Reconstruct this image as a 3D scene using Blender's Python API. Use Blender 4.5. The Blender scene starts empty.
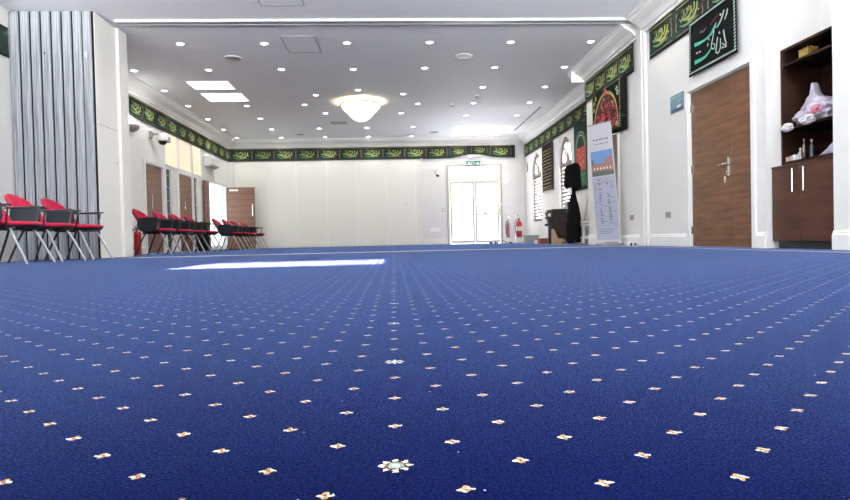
import bpy, math, random
from mathutils import Matrix, Vector
R = random.Random(7)
PI = math.pi
col = bpy.context.scene.collection
HC, D, XL, X1, X2 = 3.572, 20.2, -5.387, 4.536, 4.0
FT, FB = 3.30, 2.876           # frieze top / bottom

# ------------------------------------------------------------------ materials
def new_mat(name):
    m = bpy.data.materials.new(name); m.use_nodes = True
    nt = m.node_tree
    return m, nt, nt.nodes['Principled BSDF']
def mat(name, c, rough=.6, metal=0, spec=.5, emit=None, es=0, sheen=0, bump=0, bscale=60, vary=0, vscale=8):
    m, nt, p = new_mat(name)
    p.inputs['Base Color'].default_value = (*c, 1)
    p.inputs['Roughness'].default_value = rough
    p.inputs['Metallic'].default_value = metal
    p.inputs['Specular IOR Level'].default_value = spec
    if sheen: p.inputs['Sheen Weight'].default_value = sheen
    if emit:
        p.inputs['Emission Color'].default_value = (*emit, 1); p.inputs['Emission Strength'].default_value = es
    if bump or vary:
        tc = nt.nodes.new('ShaderNodeTexCoord')
    if bump:
        n = nt.nodes.new('ShaderNodeTexNoise'); n.inputs['Scale'].default_value = bscale; n.inputs['Detail'].default_value = 3
        b = nt.nodes.new('ShaderNodeBump'); b.inputs['Strength'].default_value = bump; b.inputs['Distance'].default_value = .01
        nt.links.new(tc.outputs['Object'], n.inputs['Vector']); nt.links.new(n.outputs['Fac'], b.inputs['Height'])
        nt.links.new(b.outputs['Normal'], p.inputs['Normal'])
    if vary:
        n = nt.nodes.new('ShaderNodeTexNoise'); n.inputs['Scale'].default_value = vscale; n.inputs['Detail'].default_value = 4
        r = nt.nodes.new('ShaderNodeMapRange'); r.inputs['To Min'].default_value = 1-vary; r.inputs['To Max'].default_value = 1+vary
        x = nt.nodes.new('ShaderNodeVectorMath'); x.operation = 'SCALE'; x.inputs[0].default_value = c
        nt.links.new(tc.outputs['Object'], n.inputs['Vector']); nt.links.new(n.outputs['Fac'], r.inputs['Value'])
        nt.links.new(r.outputs['Result'], x.inputs['Scale']); nt.links.new(x.outputs['Vector'], p.inputs['Base Color'])
    return m
def wood(name, c1, c2, scale=(2, 2, 26), rough=.42, spec=.5):
    m, nt, p = new_mat(name); p.inputs['Specular IOR Level'].default_value = spec
    tc = nt.nodes.new('ShaderNodeTexCoord'); mp = nt.nodes.new('ShaderNodeMapping'); mp.inputs['Scale'].default_value = scale
    n = nt.nodes.new('ShaderNodeTexNoise'); n.inputs['Scale'].default_value = 1.6; n.inputs['Detail'].default_value = 7; n.inputs['Roughness'].default_value = .62
    r = nt.nodes.new('ShaderNodeValToRGB'); r.color_ramp.elements[0].position = .32; r.color_ramp.elements[1].position = .7
    r.color_ramp.elements[0].color = (*c1, 1); r.color_ramp.elements[1].color = (*c2, 1)
    nt.links.new(tc.outputs['Object'], mp.inputs['Vector']); nt.links.new(mp.outputs['Vector'], n.inputs['Vector'])
    nt.links.new(n.outputs['Fac'], r.inputs['Fac']); nt.links.new(r.outputs['Color'], p.inputs['Base Color'])
    p.inputs['Roughness'].default_value = rough
    return m
class NT:
    def __init__(s, nt): s.nt = nt
    def m(s, op, a, b=None, c=None):
        n = s.nt.nodes.new('ShaderNodeMath'); n.operation = op
        for i, v in enumerate((a, b, c)):
            if v is None: continue
            if isinstance(v, (int, float)): n.inputs[i].default_value = v
            else: s.nt.links.new(v, n.inputs[i])
        return n.outputs[0]
    def mix(s, f, a, b):
        n = s.nt.nodes.new('ShaderNodeMix'); n.data_type = 'RGBA'
        s.nt.links.new(f, n.inputs[0])
        for i, v in ((6, a), (7, b)):
            if isinstance(v, tuple): n.inputs[i].default_value = (*v, 1)
            else: s.nt.links.new(v, n.inputs[i])
        return n.outputs[2]
def carpet_mat():
    m, nt, p = new_mat('blue_carpet'); N = NT(nt)
    tc = nt.nodes.new('ShaderNodeTexCoord'); sp = nt.nodes.new('ShaderNodeSeparateXYZ')
    wn = nt.nodes.new('ShaderNodeTexNoise'); wn.inputs['Scale'].default_value = 260; wn.inputs['Detail'].default_value = 2
    nt.links.new(tc.outputs['Object'], wn.inputs['Vector'])
    # tufts nudge the woven outline a little
    sub = nt.nodes.new('ShaderNodeVectorMath'); sub.operation = 'SUBTRACT'; sub.inputs[1].default_value = (.5, .5, .5)
    nt.links.new(wn.outputs['Color'], sub.inputs[0])
    sc = nt.nodes.new('ShaderNodeVectorMath'); sc.operation = 'SCALE'; sc.inputs['Scale'].default_value = .0065
    nt.links.new(sub.outputs[0], sc.inputs[0])
    ad = nt.nodes.new('ShaderNodeVectorMath'); ad.operation = 'ADD'
    nt.links.new(tc.outputs['Object'], ad.inputs[0]); nt.links.new(sc.outputs[0], ad.inputs[1]); nt.links.new(ad.outputs[0], sp.inputs[0])
    x, y = sp.outputs[0], sp.outputs[1]
    A, B = .1008, .1023
    u = N.m('DIVIDE', N.m('ADD', x, .0024), A); v = N.m('DIVIDE', N.m('SUBTRACT', y, .4768), B)
    def cell(u, v):
        ru, rv = N.m('ROUND', u), N.m('ROUND', v)
        lx, ly = N.m('MULTIPLY', N.m('SUBTRACT', u, ru), A), N.m('MULTIPLY', N.m('SUBTRACT', v, rv), B)
        r = N.m('SQRT', N.m('ADD', N.m('MULTIPLY', lx, lx), N.m('MULTIPLY', ly, ly)))
        return ru, rv, r, N.m('ARCTAN2', ly, lx)
    def flower(r, th):
        rad = N.m('MULTIPLY_ADD', N.m('COSINE', N.m('MULTIPLY', th, 4)), .0016, .0052)
        return N.m('LESS_THAN', r, rad)
    ru, rv, r1, t1 = cell(u, v)
    _, _, r2, t2 = cell(N.m('SUBTRACT', u, .5), N.m('SUBTRACT', v, .5))
    med = N.m('MULTIPLY', N.m('LESS_THAN', N.m('ABSOLUTE', ru), .5), N.m('LESS_THAN', N.m('FLOORED_MODULO', N.m('ADD', rv, .5), 4), 1))
    f1 = N.m('MULTIPLY', flower(r1, t1), N.m('SUBTRACT', 1, med)); f2 = flower(r2, t2)
    f = N.m('MAXIMUM', f1, f2)
    near1 = N.m('LESS_THAN', r1, r2)
    rr = N.m('MINIMUM', r1, r2)
    petal = N.m('GREATER_THAN', N.m('SINE', N.m('ADD', N.m('MULTIPLY', N.m('ADD', N.m('MULTIPLY', t1, near1), N.m('MULTIPLY', t2, N.m('SUBTRACT', 1, near1))), 2), .6)), .1)
    blue_n = nt.nodes.new('ShaderNodeTexNoise'); blue_n.inputs['Scale'].default_value = 420; blue_n.inputs['Detail'].default_value = 3
    nt.links.new(tc.outputs['Object'], blue_n.inputs['Vector'])
    big = nt.nodes.new('ShaderNodeTexNoise'); big.inputs['Scale'].default_value = 1.3; big.inputs['Detail'].default_value = 4
    nt.links.new(tc.outputs['Object'], big.inputs['Vector'])
    br = nt.nodes.new('ShaderNodeValToRGB'); br.color_ramp.elements[0].position = .36; br.color_ramp.elements[1].position = .66
    br.color_ramp.elements[0].color = (.0001, .0002, .0015, 1); br.color_ramp.elements[1].color = (.0020, .0034, .027, 1)
    nt.links.new(N.m('ADD', N.m('MULTIPLY', blue_n.outputs['Fac'], .8), N.m('MULTIPLY', big.outputs['Fac'], .2)), br.inputs['Fac'])
    fl = N.mix(petal, (.24, .14, .055), (.50, .45, .33))
    fl = N.mix(N.m('LESS_THAN', rr, .0016), fl, (.12, .05, .03))
    c = N.mix(f, br.outputs['Color'], fl)
    # centre line medallions
    mr = N.m('LESS_THAN', r1, N.m('MULTIPLY_ADD', N.m('COSINE', N.m('MULTIPLY', t1, 8)), .0034, .0112))
    gap = N.m('LESS_THAN', N.m('ABSOLUTE', N.m('SUBTRACT', r1, .0075)), .0014)
    mc = N.mix(gap, (.50, .44, .30), (.07, .03, .02))
    mc = N.mix(N.m('LESS_THAN', r1, .0058), mc, (.06, .20, .17)); mc = N.mix(N.m('LESS_THAN', r1, .003), mc, (.45, .5, .45))
    c = N.mix(N.m('MULTIPLY', mr, med), c, mc)
    lint_n = nt.nodes.new('ShaderNodeTexVoronoi'); lint_n.inputs['Scale'].default_value = 22; nt.links.new(tc.outputs['Object'], lint_n.inputs['Vector'])
    c = N.mix(N.m('LESS_THAN', lint_n.outputs['Distance'], .022), c, (.45, .48, .6))
    # woven border stripe along the right wall
    bx = N.m('LESS_THAN', N.m('ABSOLUTE', N.m('SUBTRACT', x, 3.62)), .045)
    c = N.mix(bx, c, (.42, .38, .33))
    nt.links.new(c, p.inputs['Base Color'])
    p.inputs['Roughness'].default_value = .9; p.inputs['Specular IOR Level'].default_value = 0
    p.inputs['Sheen Weight'].default_value = SHEEN; p.inputs['Sheen Roughness'].default_value = SR
    p.inputs['Sheen Tint'].default_value = (.22, .34, .74, 1)
    sw = nt.nodes.new('ShaderNodeMapRange'); nt.links.new(blue_n.outputs['Fac'], sw.inputs['Value'])
    for a_, b_ in (('From Min', .36), ('From Max', .62), ('To Min', .45), ('To Max', 1.0)): sw.inputs[a_].default_value = b_
    nt.links.new(sw.outputs[0], p.inputs['Sheen Weight'])
    bn = nt.nodes.new('ShaderNodeTexNoise'); bn.inputs['Scale'].default_value = 700; bn.inputs['Detail'].default_value = 3
    nt.links.new(tc.outputs['Object'], bn.inputs['Vector'])
    b = nt.nodes.new('ShaderNodeBump'); b.inputs['Strength'].default_value = BUMP; b.inputs['Distance'].default_value = .002
    nt.links.new(bn.outputs['Fac'], b.inputs['Height']); nt.links.new(b.outputs['Normal'], p.inputs['Normal'])
    return m
SHEEN = 1.0; BUMP = .30; SR = .185
def glass_mat(name, tint=(1, 1, 1), gloss=.08):
    m, nt, p = new_mat(name); nt.nodes.remove(p)
    t = nt.nodes.new('ShaderNodeBsdfTransparent'); t.inputs[0].default_value = (*tint, 1)
    g = nt.nodes.new('ShaderNodeBsdfGlossy'); g.inputs['Roughness'].default_value = .05
    x = nt.nodes.new('ShaderNodeMixShader'); x.inputs[0].default_value = gloss
    o = nt.nodes['Material Output']
    nt.links.new(t.outputs[0], x.inputs[1]); nt.links.new(g.outputs[0], x.inputs[2]); nt.links.new(x.outputs[0], o.inputs[0])
    return m
def frosted_mat(name, c, f=.75):
    m, nt, p = new_mat(name)
    p.inputs['Base Color'].default_value = (*c, 1); p.inputs['Roughness'].default_value = .35
    t = nt.nodes.new('ShaderNodeBsdfTranslucent'); t.inputs[0].default_value = (*c, 1)
    x = nt.nodes.new('ShaderNodeMixShader'); x.inputs[0].default_value = f
    nt.links.new(p.outputs[0], x.inputs[1]); nt.links.new(t.outputs[0], x.inputs[2]); nt.links.new(x.outputs[0], nt.nodes['Material Output'].inputs[0])
    return m

WALL = mat('wall_paint', (.79, .78, .755), .6, vary=.015, vscale=1.5)
CEIL = mat('ceiling_paint', (.90, .91, .94), .7, vary=.01)
CORN = mat('cornice_plaster', (.83, .82, .80), .5)
GLOSSW = mat('white_gloss_paint', (.86, .86, .84), .25)
DOORW = mat('cream_door_frame', (.55, .52, .44), .4)
PANEL = mat('partition_laminate', (.83, .81, .76), .4)
SEAL = mat('white_seal', (.92, .92, .9), .35)
DKSEAL = mat('dark_rubber_seal', (.006, .007, .009), .8, spec=.1)
ALU = wood('brushed_aluminium', (.12, .13, .15), (.46, .48, .50), (26, 26, .5), .35)
SHELF_SHADE = wood('wenge_shelf_shaded', (.008, .003, .002), (.018, .007, .004), (1.2, 1.2, 10), .6, .08)  # darker wenge copy, the niche's shade put into the colour
CHROME = mat('chrome', (.78, .77, .75), .15, metal=1)
STEEL = mat('steel_tube', (.42, .43, .45), .35, metal=.8)
WOOD = wood('walnut_door', (.060, .024, .009), (.20, .086, .034), (1.2, 1.2, 13))
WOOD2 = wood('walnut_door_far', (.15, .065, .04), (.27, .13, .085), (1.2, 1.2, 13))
DKWOOD = wood('dark_wenge', (.026, .010, .006), (.066, .027, .015), (1.2, 1.2, 10), .4, .2)
LTWOOD = wood('light_wood', (.42, .26, .14), (.62, .42, .26), (14, 14, 2), .55)
REDF = mat('red_fabric', (.36, .004, .035), .85, spec=.2, sheen=.08, bump=.15, bscale=300)
BLACKP = mat('black_plastic', (.012, .014, .018), .42)
TABLET = mat('black_tablet_laminate', (.010, .014, .019), .6, spec=.2)
BLACKC = mat('black_cloth', (.004, .004, .004), .9, spec=.1, bump=.5, bscale=14)
GREYP = mat('grey_plastic', (.35, .35, .36), .45)
WHITEP = mat('white_plastic', (.82, .82, .80), .35)
FCLOTH = mat('dark_green_cloth', (.028, .045, .035), .9, spec=.1, vary=.35, vscale=9)
FEDGE = mat('black_green_hem', (.006, .012, .010), .85, spec=.1)
LIME = mat('lime_thread', (.33, .37, .10), .7)
GREEN = mat('green_thread', (.11, .27, .10), .7)
GOLD = mat('gold_thread', (.42, .34, .10), .6)
MAUVE = mat('mauve_thread', (.17, .12, .11), .7)
TEAL = mat('teal_thread', (.07, .42, .29), .7)
PALE = mat('pale_thread', (.40, .48, .42), .7)
REDT = mat('red_thread', (.50, .015, .03), .7)
CRIM = mat('crimson_cloth', (.045, .004, .008), .8, vary=.4, vscale=30)
BLKB = mat('black_banner_cloth', (.003, .004, .004), .9, spec=.1)
BROWNC = mat('brown_black_cloth', (.014, .007, .005), .9, spec=.1)
GLASS = glass_mat('clear_glass')
DKGLASS = mat('dark_glass', (.012, .010, .009), .08)
FROST = frosted_mat('frosted_glass', (.80, .86, .86), .5)
EMIT = mat('lamp_lens', (1, 1, 1), emit=(1, .97, .92), es=14)
PANELLIT = mat('lit_diffuser', (1, 1, 1), emit=(1, 1, 1), es=3.0)
BOWL = mat('glowing_alabaster', (1, .93, .8), .3, emit=(1, .86, .62), es=1.5)
BRONZE = mat('bronze_rim', (.30, .17, .08), .35, metal=.7)
BLINDLIT = mat('cream_blind_backlit', (.75, .66, .50), .8, emit=(1, .86, .62), es=.35)
EXITG = mat('exit_green', (.0, .16, .10), .4, emit=(0, .30, .18), es=.15)
EXITW = mat('exit_white', (.9, .95, .92), .4, emit=(.9, 1, .95), es=.6)
REDP = mat('red_enamel', (.45, .02, .02), .3)
PAPER = mat('white_paper', (.84, .84, .83), .6)
BANW = mat('banner_vinyl', (.58, .58, .62), .5)
BANL = mat('banner_lavender', (.44, .45, .57), .5)
SKYB = mat('print_sky_blue', (.16, .30, .58), .5, vary=.25, vscale=9)
BRICK = mat('print_brick', (.34, .17, .15), .5, vary=.5, vscale=30)
GRASS = mat('print_grass', (.09, .13, .09), .5, vary=.4, vscale=24)
INK = mat('print_ink', (.07, .08, .13), .5)
INKL = mat('print_grey_ink', (.30, .31, .40), .5)
POST = mat('poster_print', (.16, .30, .36), .3, vary=.6, vscale=14)
WRAP = mat('crinkled_silver_wrap', (.52, .47, .55), .28, metal=.25, bump=.8, bscale=26, vary=.35, vscale=13)
PINK = mat('pink_foil', (.55, .16, .24), .3, vary=.3, vscale=20)
GBOX = mat('gold_patterned_box', (.30, .19, .04), .4, metal=.3, vary=.9, vscale=30)
MAUB = mat('blind_slat', (.16, .12, .125), .5)
FRAMEG = mat('window_frame_grey', (.20, .17, .15), .5)
CRATE = mat('grey_crate', (.33, .35, .33), .5)
CARD = mat('red_brown_carton', (.33, .11, .08), .6)
CARPET = carpet_mat()

# ------------------------------------------------------------------ mesh builder
class MB:
    def __init__(s): s.v = []; s.f = []; s.mi = []
    def add(s, vs, fs, mi=0):
        o = len(s.v); s.v += [tuple(p) for p in vs]
        for f in fs: s.f.append([i+o for i in f]); s.mi.append(mi)
        return s
    def box(s, x0, x1, y0, y1, z0, z1, mi=0):
        v = [(x0,y0,z0),(x1,y0,z0),(x1,y1,z0),(x0,y1,z0),(x0,y0,z1),(x1,y0,z1),(x1,y1,z1),(x0,y1,z1)]
        return s.add(v, [(0,3,2,1),(4,5,6,7),(0,1,5,4),(1,2,6,5),(2,3,7,6),(3,0,4,7)], mi)
    def prism(s, poly, y0, y1, mi=0, plane='xz'):
        n = len(poly)
        a = sum(poly[i][0]*poly[(i+1)%n][1]-poly[(i+1)%n][0]*poly[i][1] for i in range(n))
        if a < 0: poly = poly[::-1]
        f3 = {'xz': lambda p, t: (p[0], t, p[1]), 'xy': lambda p, t: (p[0], p[1], t), 'yz': lambda p, t: (t, p[0], p[1])}[plane]
        v = [f3(p, y0) for p in poly]+[f3(p, y1) for p in poly]
        fs = [tuple(range(n)), tuple(range(2*n-1, n-1, -1))]+[(i, i+n, (i+1)%n+n, (i+1)%n) for i in range(n)]
        if plane != 'xz': fs = [f[::-1] for f in fs]
        return s.add(v, fs, mi)
    def tube(s, pts, r, n=8, mi=0):
        pts = [Vector(p) for p in pts]; m = len(pts); rs = r if isinstance(r, (list, tuple)) else [r]*m
        t0 = (pts[1]-pts[0]).normalized(); a = Vector((0, 0, 1)) if abs(t0.z) < .9 else Vector((1, 0, 0))
        nrm = t0.cross(a).normalized(); vs = []
        for i, p in enumerate(pts):
            t = ((pts[min(i+1, m-1)]-p).normalized()+(p-pts[max(i-1, 0)]).normalized()).normalized()
            nrm = (nrm-t*nrm.dot(t)).normalized(); b = t.cross(nrm)
            for k in range(n):
                an = 2*PI*k/n; vs.append(p+(nrm*math.cos(an)+b*math.sin(an))*rs[i])
        fs = [(i*n+k, i*n+(k+1)%n, (i+1)*n+(k+1)%n, (i+1)*n+k) for i in range(m-1) for k in range(n)]
        fs += [tuple(range(n))[::-1], tuple(range((m-1)*n, m*n))]
        return s.add(vs, fs, mi)
    def lathe(s, prof, c=(0, 0, 0), n=20, mi=0, axis='z', sx=1, sy=1):
        vs = []
        for r, z in prof:
            for k in range(n):
                a = 2*PI*k/n; x, y = r*math.cos(a)*sx, r*math.sin(a)*sy
                q = {'z': (x, y, z), 'y': (x, z, y), 'x': (z, x, y)}[axis]
                vs.append((q[0]+c[0], q[1]+c[1], q[2]+c[2]))
        m = len(prof)
        fs = [(i*n+k, i*n+(k+1)%n, (i+1)*n+(k+1)%n, (i+1)*n+k) for i in range(m-1) for k in range(n)]
        fs += [tuple(range(n))[::-1], tuple(range((m-1)*n, m*n))]
        return s.add(vs, fs, mi)
    def grid(s, fn, nu, nv, mi=0, closed=False):
        vs = [fn(i/nu, j/nv) for j in range(nv+1) for i in range(nu+1)]
        w = nu+1
        return s.add(vs, [(j*w+i, j*w+i+1, (j+1)*w+i+1, (j+1)*w+i) for j in range(nv) for i in range(nu)], mi)
    def stroke(s, pts, w, y=-.006, mi=0, t=.004, back=0):
        """raised stitched stroke in the local x-z plane, face at y"""
        m = len(pts); ws = w if isinstance(w, (list, tuple)) else [w]*m
        P = [Vector((p[0], p[1])) for p in pts]; L = []
        for i, p in enumerate(P):
            t_ = (P[min(i+1, m-1)]-P[max(i-1, 0)]); t_ = t_.normalized() if t_.length > 1e-9 else Vector((1, 0))
            n_ = Vector((-t_.y, t_.x))*ws[i]*.5; L.append((p+n_, p-n_))
        vs = []
        for a, b in L: vs += [(a.x, y, a.y), (b.x, y, b.y), (a.x, y+t, a.y), (b.x, y+t, b.y)]
        fs = []
        for i in range(m-1):
            o, q = i*4, i*4+4
            fs += [(o, q, q+1, o+1), (o, o+2, q+2, q), (o+1, q+1, q+3, o+3)]
        fs += [(0, 1, 3, 2), (4*m-4, 4*m-2, 4*m-1, 4*m-3)]
        return s.add(vs, fs, mi)
    def build(s, name, mats, parent=None, loc=(0, 0, 0), rz=0, smooth=False, bevel=0, solid=0, subd=0, seg=2):
        me = bpy.data.meshes.new(name); me.from_pydata(s.v, [], s.f)
        if not isinstance(mats, (list, tuple)): mats = [mats]
        for m in mats: me.materials.append(m)
        for p, i in zip(me.polygons, s.mi): p.material_index = i; p.use_smooth = smooth
        me.update(); me.validate()
        o = bpy.data.objects.new(name, me); col.objects.link(o)
        o.location = loc; o.rotation_euler = (0, 0, rz)
        if parent: o.parent = parent
        if solid:
            q = o.modifiers.new('s', 'SOLIDIFY'); q.thickness = solid; q.offset = 0
        if subd:
            q = o.modifiers.new('u', 'SUBSURF'); q.levels = q.render_levels = subd
        if bevel:
            q = o.modifiers.new('b', 'BEVEL'); q.width = bevel; q.segments = seg; q.limit_method = 'ANGLE'; q.angle_limit = .7
            if smooth is False:
                for p in me.polygons: p.use_smooth = False
        if smooth:
            try: me.set_sharp_from_angle(angle=.75)
            except Exception: pass
        return o
def tag(o, label, cat=None, group=None, kind=None):
    o['label'] = label
    if cat: o['category'] = cat
    if group: o['group'] = group
    if kind: o['kind'] = kind
    return o
def thing(name, label, cat, loc=(0, 0, 0), rz=0, group=None):
    o = bpy.data.objects.new(name, None); col.objects.link(o); o.empty_display_size = .1
    o.location = loc; o.rotation_euler = (0, 0, rz)
    return tag(o, label, cat, group)
def struct(o, label='', cat=None):
    o['kind'] = 'structure'
    if label: o['label'] = label; o['category'] = cat or 'wall'
    return o
def copy_tree(o, parent=None):
    c = o.copy(); col.objects.link(c)
    if parent: c.parent = parent
    for ch in list(o.children): copy_tree(ch, c)
    return c
def lamp(name, kind, loc, parent=None, **kw):
    l = bpy.data.lights.new(name, kind)
    for k_, v_ in kw.items(): setattr(l, k_, v_)
    o = bpy.data.objects.new(name, l); col.objects.link(o); o.location = loc
    if parent: o.parent = parent
    return o
ORD = ['first', 'second', 'third', 'fourth', 'fifth', 'sixth', 'seventh', 'eighth', 'ninth', 'tenth']
BACK, RIGHT, LEFT = 0, -PI/2, PI/2       # z-rotations: local x runs rightwards along the wall, local -y into the room

# ------------------------------------------------------------------ room shell
struct(MB().box(-5.7, 4.9, -3.2, D+.25, -.12, 0).build('floor', CARPET), 'royal blue carpet with rows of small cream flowers', 'floor')
# ceiling with an unseen opening added so the sun throws its patch on the carpet
hx0, hx1 = -1.80, -.20; hy0, hy1 = 6.25, 7.50
cb = MB()
cb.box(-5.7, hx0, -3.2, D+.25, HC, HC+.15).box(hx1, 4.9, -3.2, D+.25, HC, HC+.15)
cb.box(hx0, hx1, -3.2, hy0, HC, HC+.15).box(hx0, hx1, hy1, D+.25, HC, HC+.15)
struct(cb.build('ceiling', CEIL), 'plain pale grey plaster ceiling', 'ceiling')
struct(MB().box(hx0, hx1, hy0, hy1, HC+.13, HC+.14).build('window_1', GLASS), 'added unseen rooflight glass that lets the sun patch onto the near carpet', 'window')
# left wall with frosted double door opening, clerestory openings
lw = MB()
T = XL-.25
dz = 2.03
ops = [(13.45, 14.45, 0, 2.0), (14.63, 15.02, 0, 2.04), (15.49, 16.55, 0, 2.0), (16.63, 16.97, 0, 2.04), (17.95, 19.73, 0, 2.02)]
y = -3.2
for a, b, z0, z1 in ops:
    lw.box(T, XL, y, a, 0, HC); lw.box(T, XL, a, b, z1, HC); y = b
lw.box(T, XL, y, D, 0, HC)
struct(lw.build('wall_left', WALL), 'white left wall with doors')
struct(MB().box(T, X1+.25, D, D+.2, HC-.3, HC).box(T, 1.9, D, D+.2, 0, HC-.3).box(3.66, X1+.25, D, D+.2, 0, HC-.3).box(1.9, 3.66, D, D+.2, 2.63, HC-.3).build('wall_back', WALL), 'white end wall')
# right wall, far bay, with two arched windows
def arch_pts(c, hw, zs, rise, n=14):
    return [(c+hw*math.cos(PI-PI*i/n), zs+rise*math.sin(PI*i/n)) for i in range(n+1)]
WIN = [(18.67, .60, .66, 2.14, .66), (15.53, .58, .66, 2.10, .68)]     # centre y, half width, sill, spring, rise
rw = MB()
ys = 12.0
for c, hw, sl, zs, ri in sorted(WIN):
    rw.prism([(ys, 0), (c-hw, 0), (c-hw, HC), (ys, HC)], X1, X1+.25, plane='yz')
    rw.prism([(c-hw, 0), (c+hw, 0), (c+hw, sl), (c-hw, sl)], X1, X1+.25, plane='yz')
    ap = arch_pts(c, hw, zs, ri)
    for p, q in zip(ap, ap[1:]): rw.prism([p, q, (q[0], HC), (p[0], HC)], X1, X1+.25, plane='yz')
    ys = c+hw
rw.prism([(ys, 0), (D, 0), (D, HC), (ys, HC)], X1, X1+.25, plane='yz')
struct(rw.build('wall_right', WALL), 'white far right wall with arched windows')
# right wall, near bays
rn = MB()
rn.box(X2, 4.25, 6.22, 6.47, 0, HC).box(X2, 4.25, 6.47, 7.88, 2.06, HC).box(X2, 4.25, 7.88, 10.42, 0, HC)
rn.box(X2, 4.25, 10.42, 11.30, 2.02, HC).box(X2, 4.25, 11.30, 12.09, 0, HC).box(4.25, X1+.25, 11.9, 12.09, 0, HC)
rn.box(4.25, 4.72, 6.22, 6.36, 0, HC)
struct(rn.build('wall_right', WALL), 'white near right wall with timber door')
struct(MB().box(4.62, 4.75, 5.1, 6.30, 0, HC).box(X2, 4.75, -3.2, 5.25, 0, HC).build('wall_right', WALL), 'white pillar wall beside the cupboard niche')
# rear wall behind the viewer: three tall windows
wr = MB(); wx = [(-4.6, -2.6), (-1.7, .3), (1.2, 3.2)]
x = T
for a, b in wx:
    wr.box(x, a, -3.2, -3.0, 0, HC); wr.box(a, b, -3.2, -3.0, 0, .7); wr.box(a, b, -3.2, -3.0, 2.9, HC); x = b
wr.box(x, 4.8, -3.2, -3.0, 0, HC)
struct(wr.build('wall_rear', WALL), 'rear wall with windows')
for i, (a, b) in enumerate(wx):
    w = MB().box(a, a+.06, -3.16, -3.08, .7, 2.9).box(b-.06, b, -3.16, -3.08, .7, 2.9).box(a, b, -3.16, -3.08, .7, .76).box(a, b, -3.16, -3.08, 2.84, 2.9).box((a+b)/2-.03, (a+b)/2+.03, -3.16, -3.08, .7, 2.9)
    struct(w.build('window_%d' % (i+2), GLOSSW), 'white framed rear window', 'window')

# cornices: profile (out, z) swept along a wall
PROF = [(0, HC), (.30, HC), (.30, HC-.035), (.27, HC-.05), (.25, HC-.085), (.20, HC-.115), (.13, HC-.15), (.09, HC-.19), (.08, HC-.215), (.045, HC-.225), (.04, HC-.262), (0, HC-.268)]
def cornice(name, x, y0, y1, s, label):
    m = MB().prism([(x+s*o, z) for o, z in PROF], y0, y1)
    return struct(m.build(name, CORN, smooth=False), label, 'cornice')
cornice('trim_1', XL, 9.9, D, 1, 'white plaster cornice along the left wall')
cornice('trim_2', XL, -3, 8.0, 1, 'white plaster cornice on the near left wall')
cornice('trim_3', X1, 12.09, D, -1, 'white plaster cornice along the far right wall')
cornice('trim_4', X2, 9.45, 12.09+.0, -1, 'white plaster cornice above the red tapestry')
cornice('trim_5', X2, 6.22, 9.2, -1, 'white plaster cornice above the timber door')
m = MB().prism([(D-o, z) for o, z in PROF], XL, X1, plane='yz'); struct(m.build('trim_6', CORN), 'white plaster cornice along the end wall', 'cornice')
m = MB().prism([(12.09+o*.9, z) for o, z in PROF], X2-.3, X1, plane='yz'); struct(m.build('trim_7', CORN), 'cornice return at the wall step', 'cornice')
# baseboards
def bb(name, x, y0, y1, s, label):
    m = MB().prism([(x, 0), (x+s*.022, 0), (x+s*.022, .135), (x+s*.014, .15), (x+s*.012, .165), (x, .178)], y0, y1)
    return struct(m.build(name, GLOSSW), label, 'baseboard')
bb('baseboard_right', X2, 6.245, 6.40, -1, 'white baseboard right of the timber door')
bb('baseboard_right', X2, 7.95, 9.14, -1, 'white baseboard left of the timber door')
bb('baseboard_right', X2, 9.52, 10.34, -1, 'white baseboard beyond the post')
bb('baseboard_right', X2, 11.38, 12.09, -1, 'white baseboard behind the roll-up banner')
bb('baseboard_right', X2, -3, 5.25, -1, 'white baseboard of the near pillar wall')
bb('baseboard_right', X1, 12.1, D, -1, 'white baseboard under the arched windows')
bb('baseboard_left', XL, 9.9, 13.36, 1, 'white baseboard behind the chairs')
bb('baseboard_left', XL, 17.06, 17.88, 1, 'white baseboard beside the open doors')
m = MB().box(1.02, 1.86, D-.022, D, 0, .17).box(3.70, X1, D-.022, D, 0, .17)
struct(m.build('baseboard_back', GLOSSW, bevel=.006), 'white baseboard of the end wall', 'baseboard')

# ------------------------------------------------------------------ doors
def leaf_handle(parent, x, z, s=1, bar=0):
    h = MB()
    if bar:
        h.tube([(x, -.02, z-bar/2), (x, -.07, z-bar/2), (x, -.07, z+bar/2), (x, -.02, z+bar/2)], .011, 8)
    else:
        h.box(x-.02, x+.02, -.012, 0, z-.12, z+.10)
        h.tube([(x, -.01, z+.02), (x, -.055, z+.02), (x-s*.03, -.06, z+.02), (x-s*.14, -.055, z+.015)], .011, 8)
    return h.build('handle', CHROME, parent, smooth=True)
def door(name, label, y0, y1, zt, wx_, rz, mtl, recess=.05, frame=.07):
    """door filling an opening; local x from 0 to w"""
    w = abs(y1-y0)
    loc = (wx_, y1 if rz == RIGHT else y0, 0)
    t = thing(name, label, 'door', loc, rz); struct(t)
    f = MB()
    f.box(-frame, .0, -.025, 0, 0, zt+frame).box(w, w+frame, -.025, 0, 0, zt+frame).box(0, w, -.025, 0, zt, zt+frame)
    f.box(0, .012, 0, .14, 0, zt).box(w-.012, w, 0, .14, 0, zt).box(.012, w-.012, 0, .14, zt-.012, zt)
    f.build('frame', GLOSSW, t, bevel=.005)
    return t, w
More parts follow.
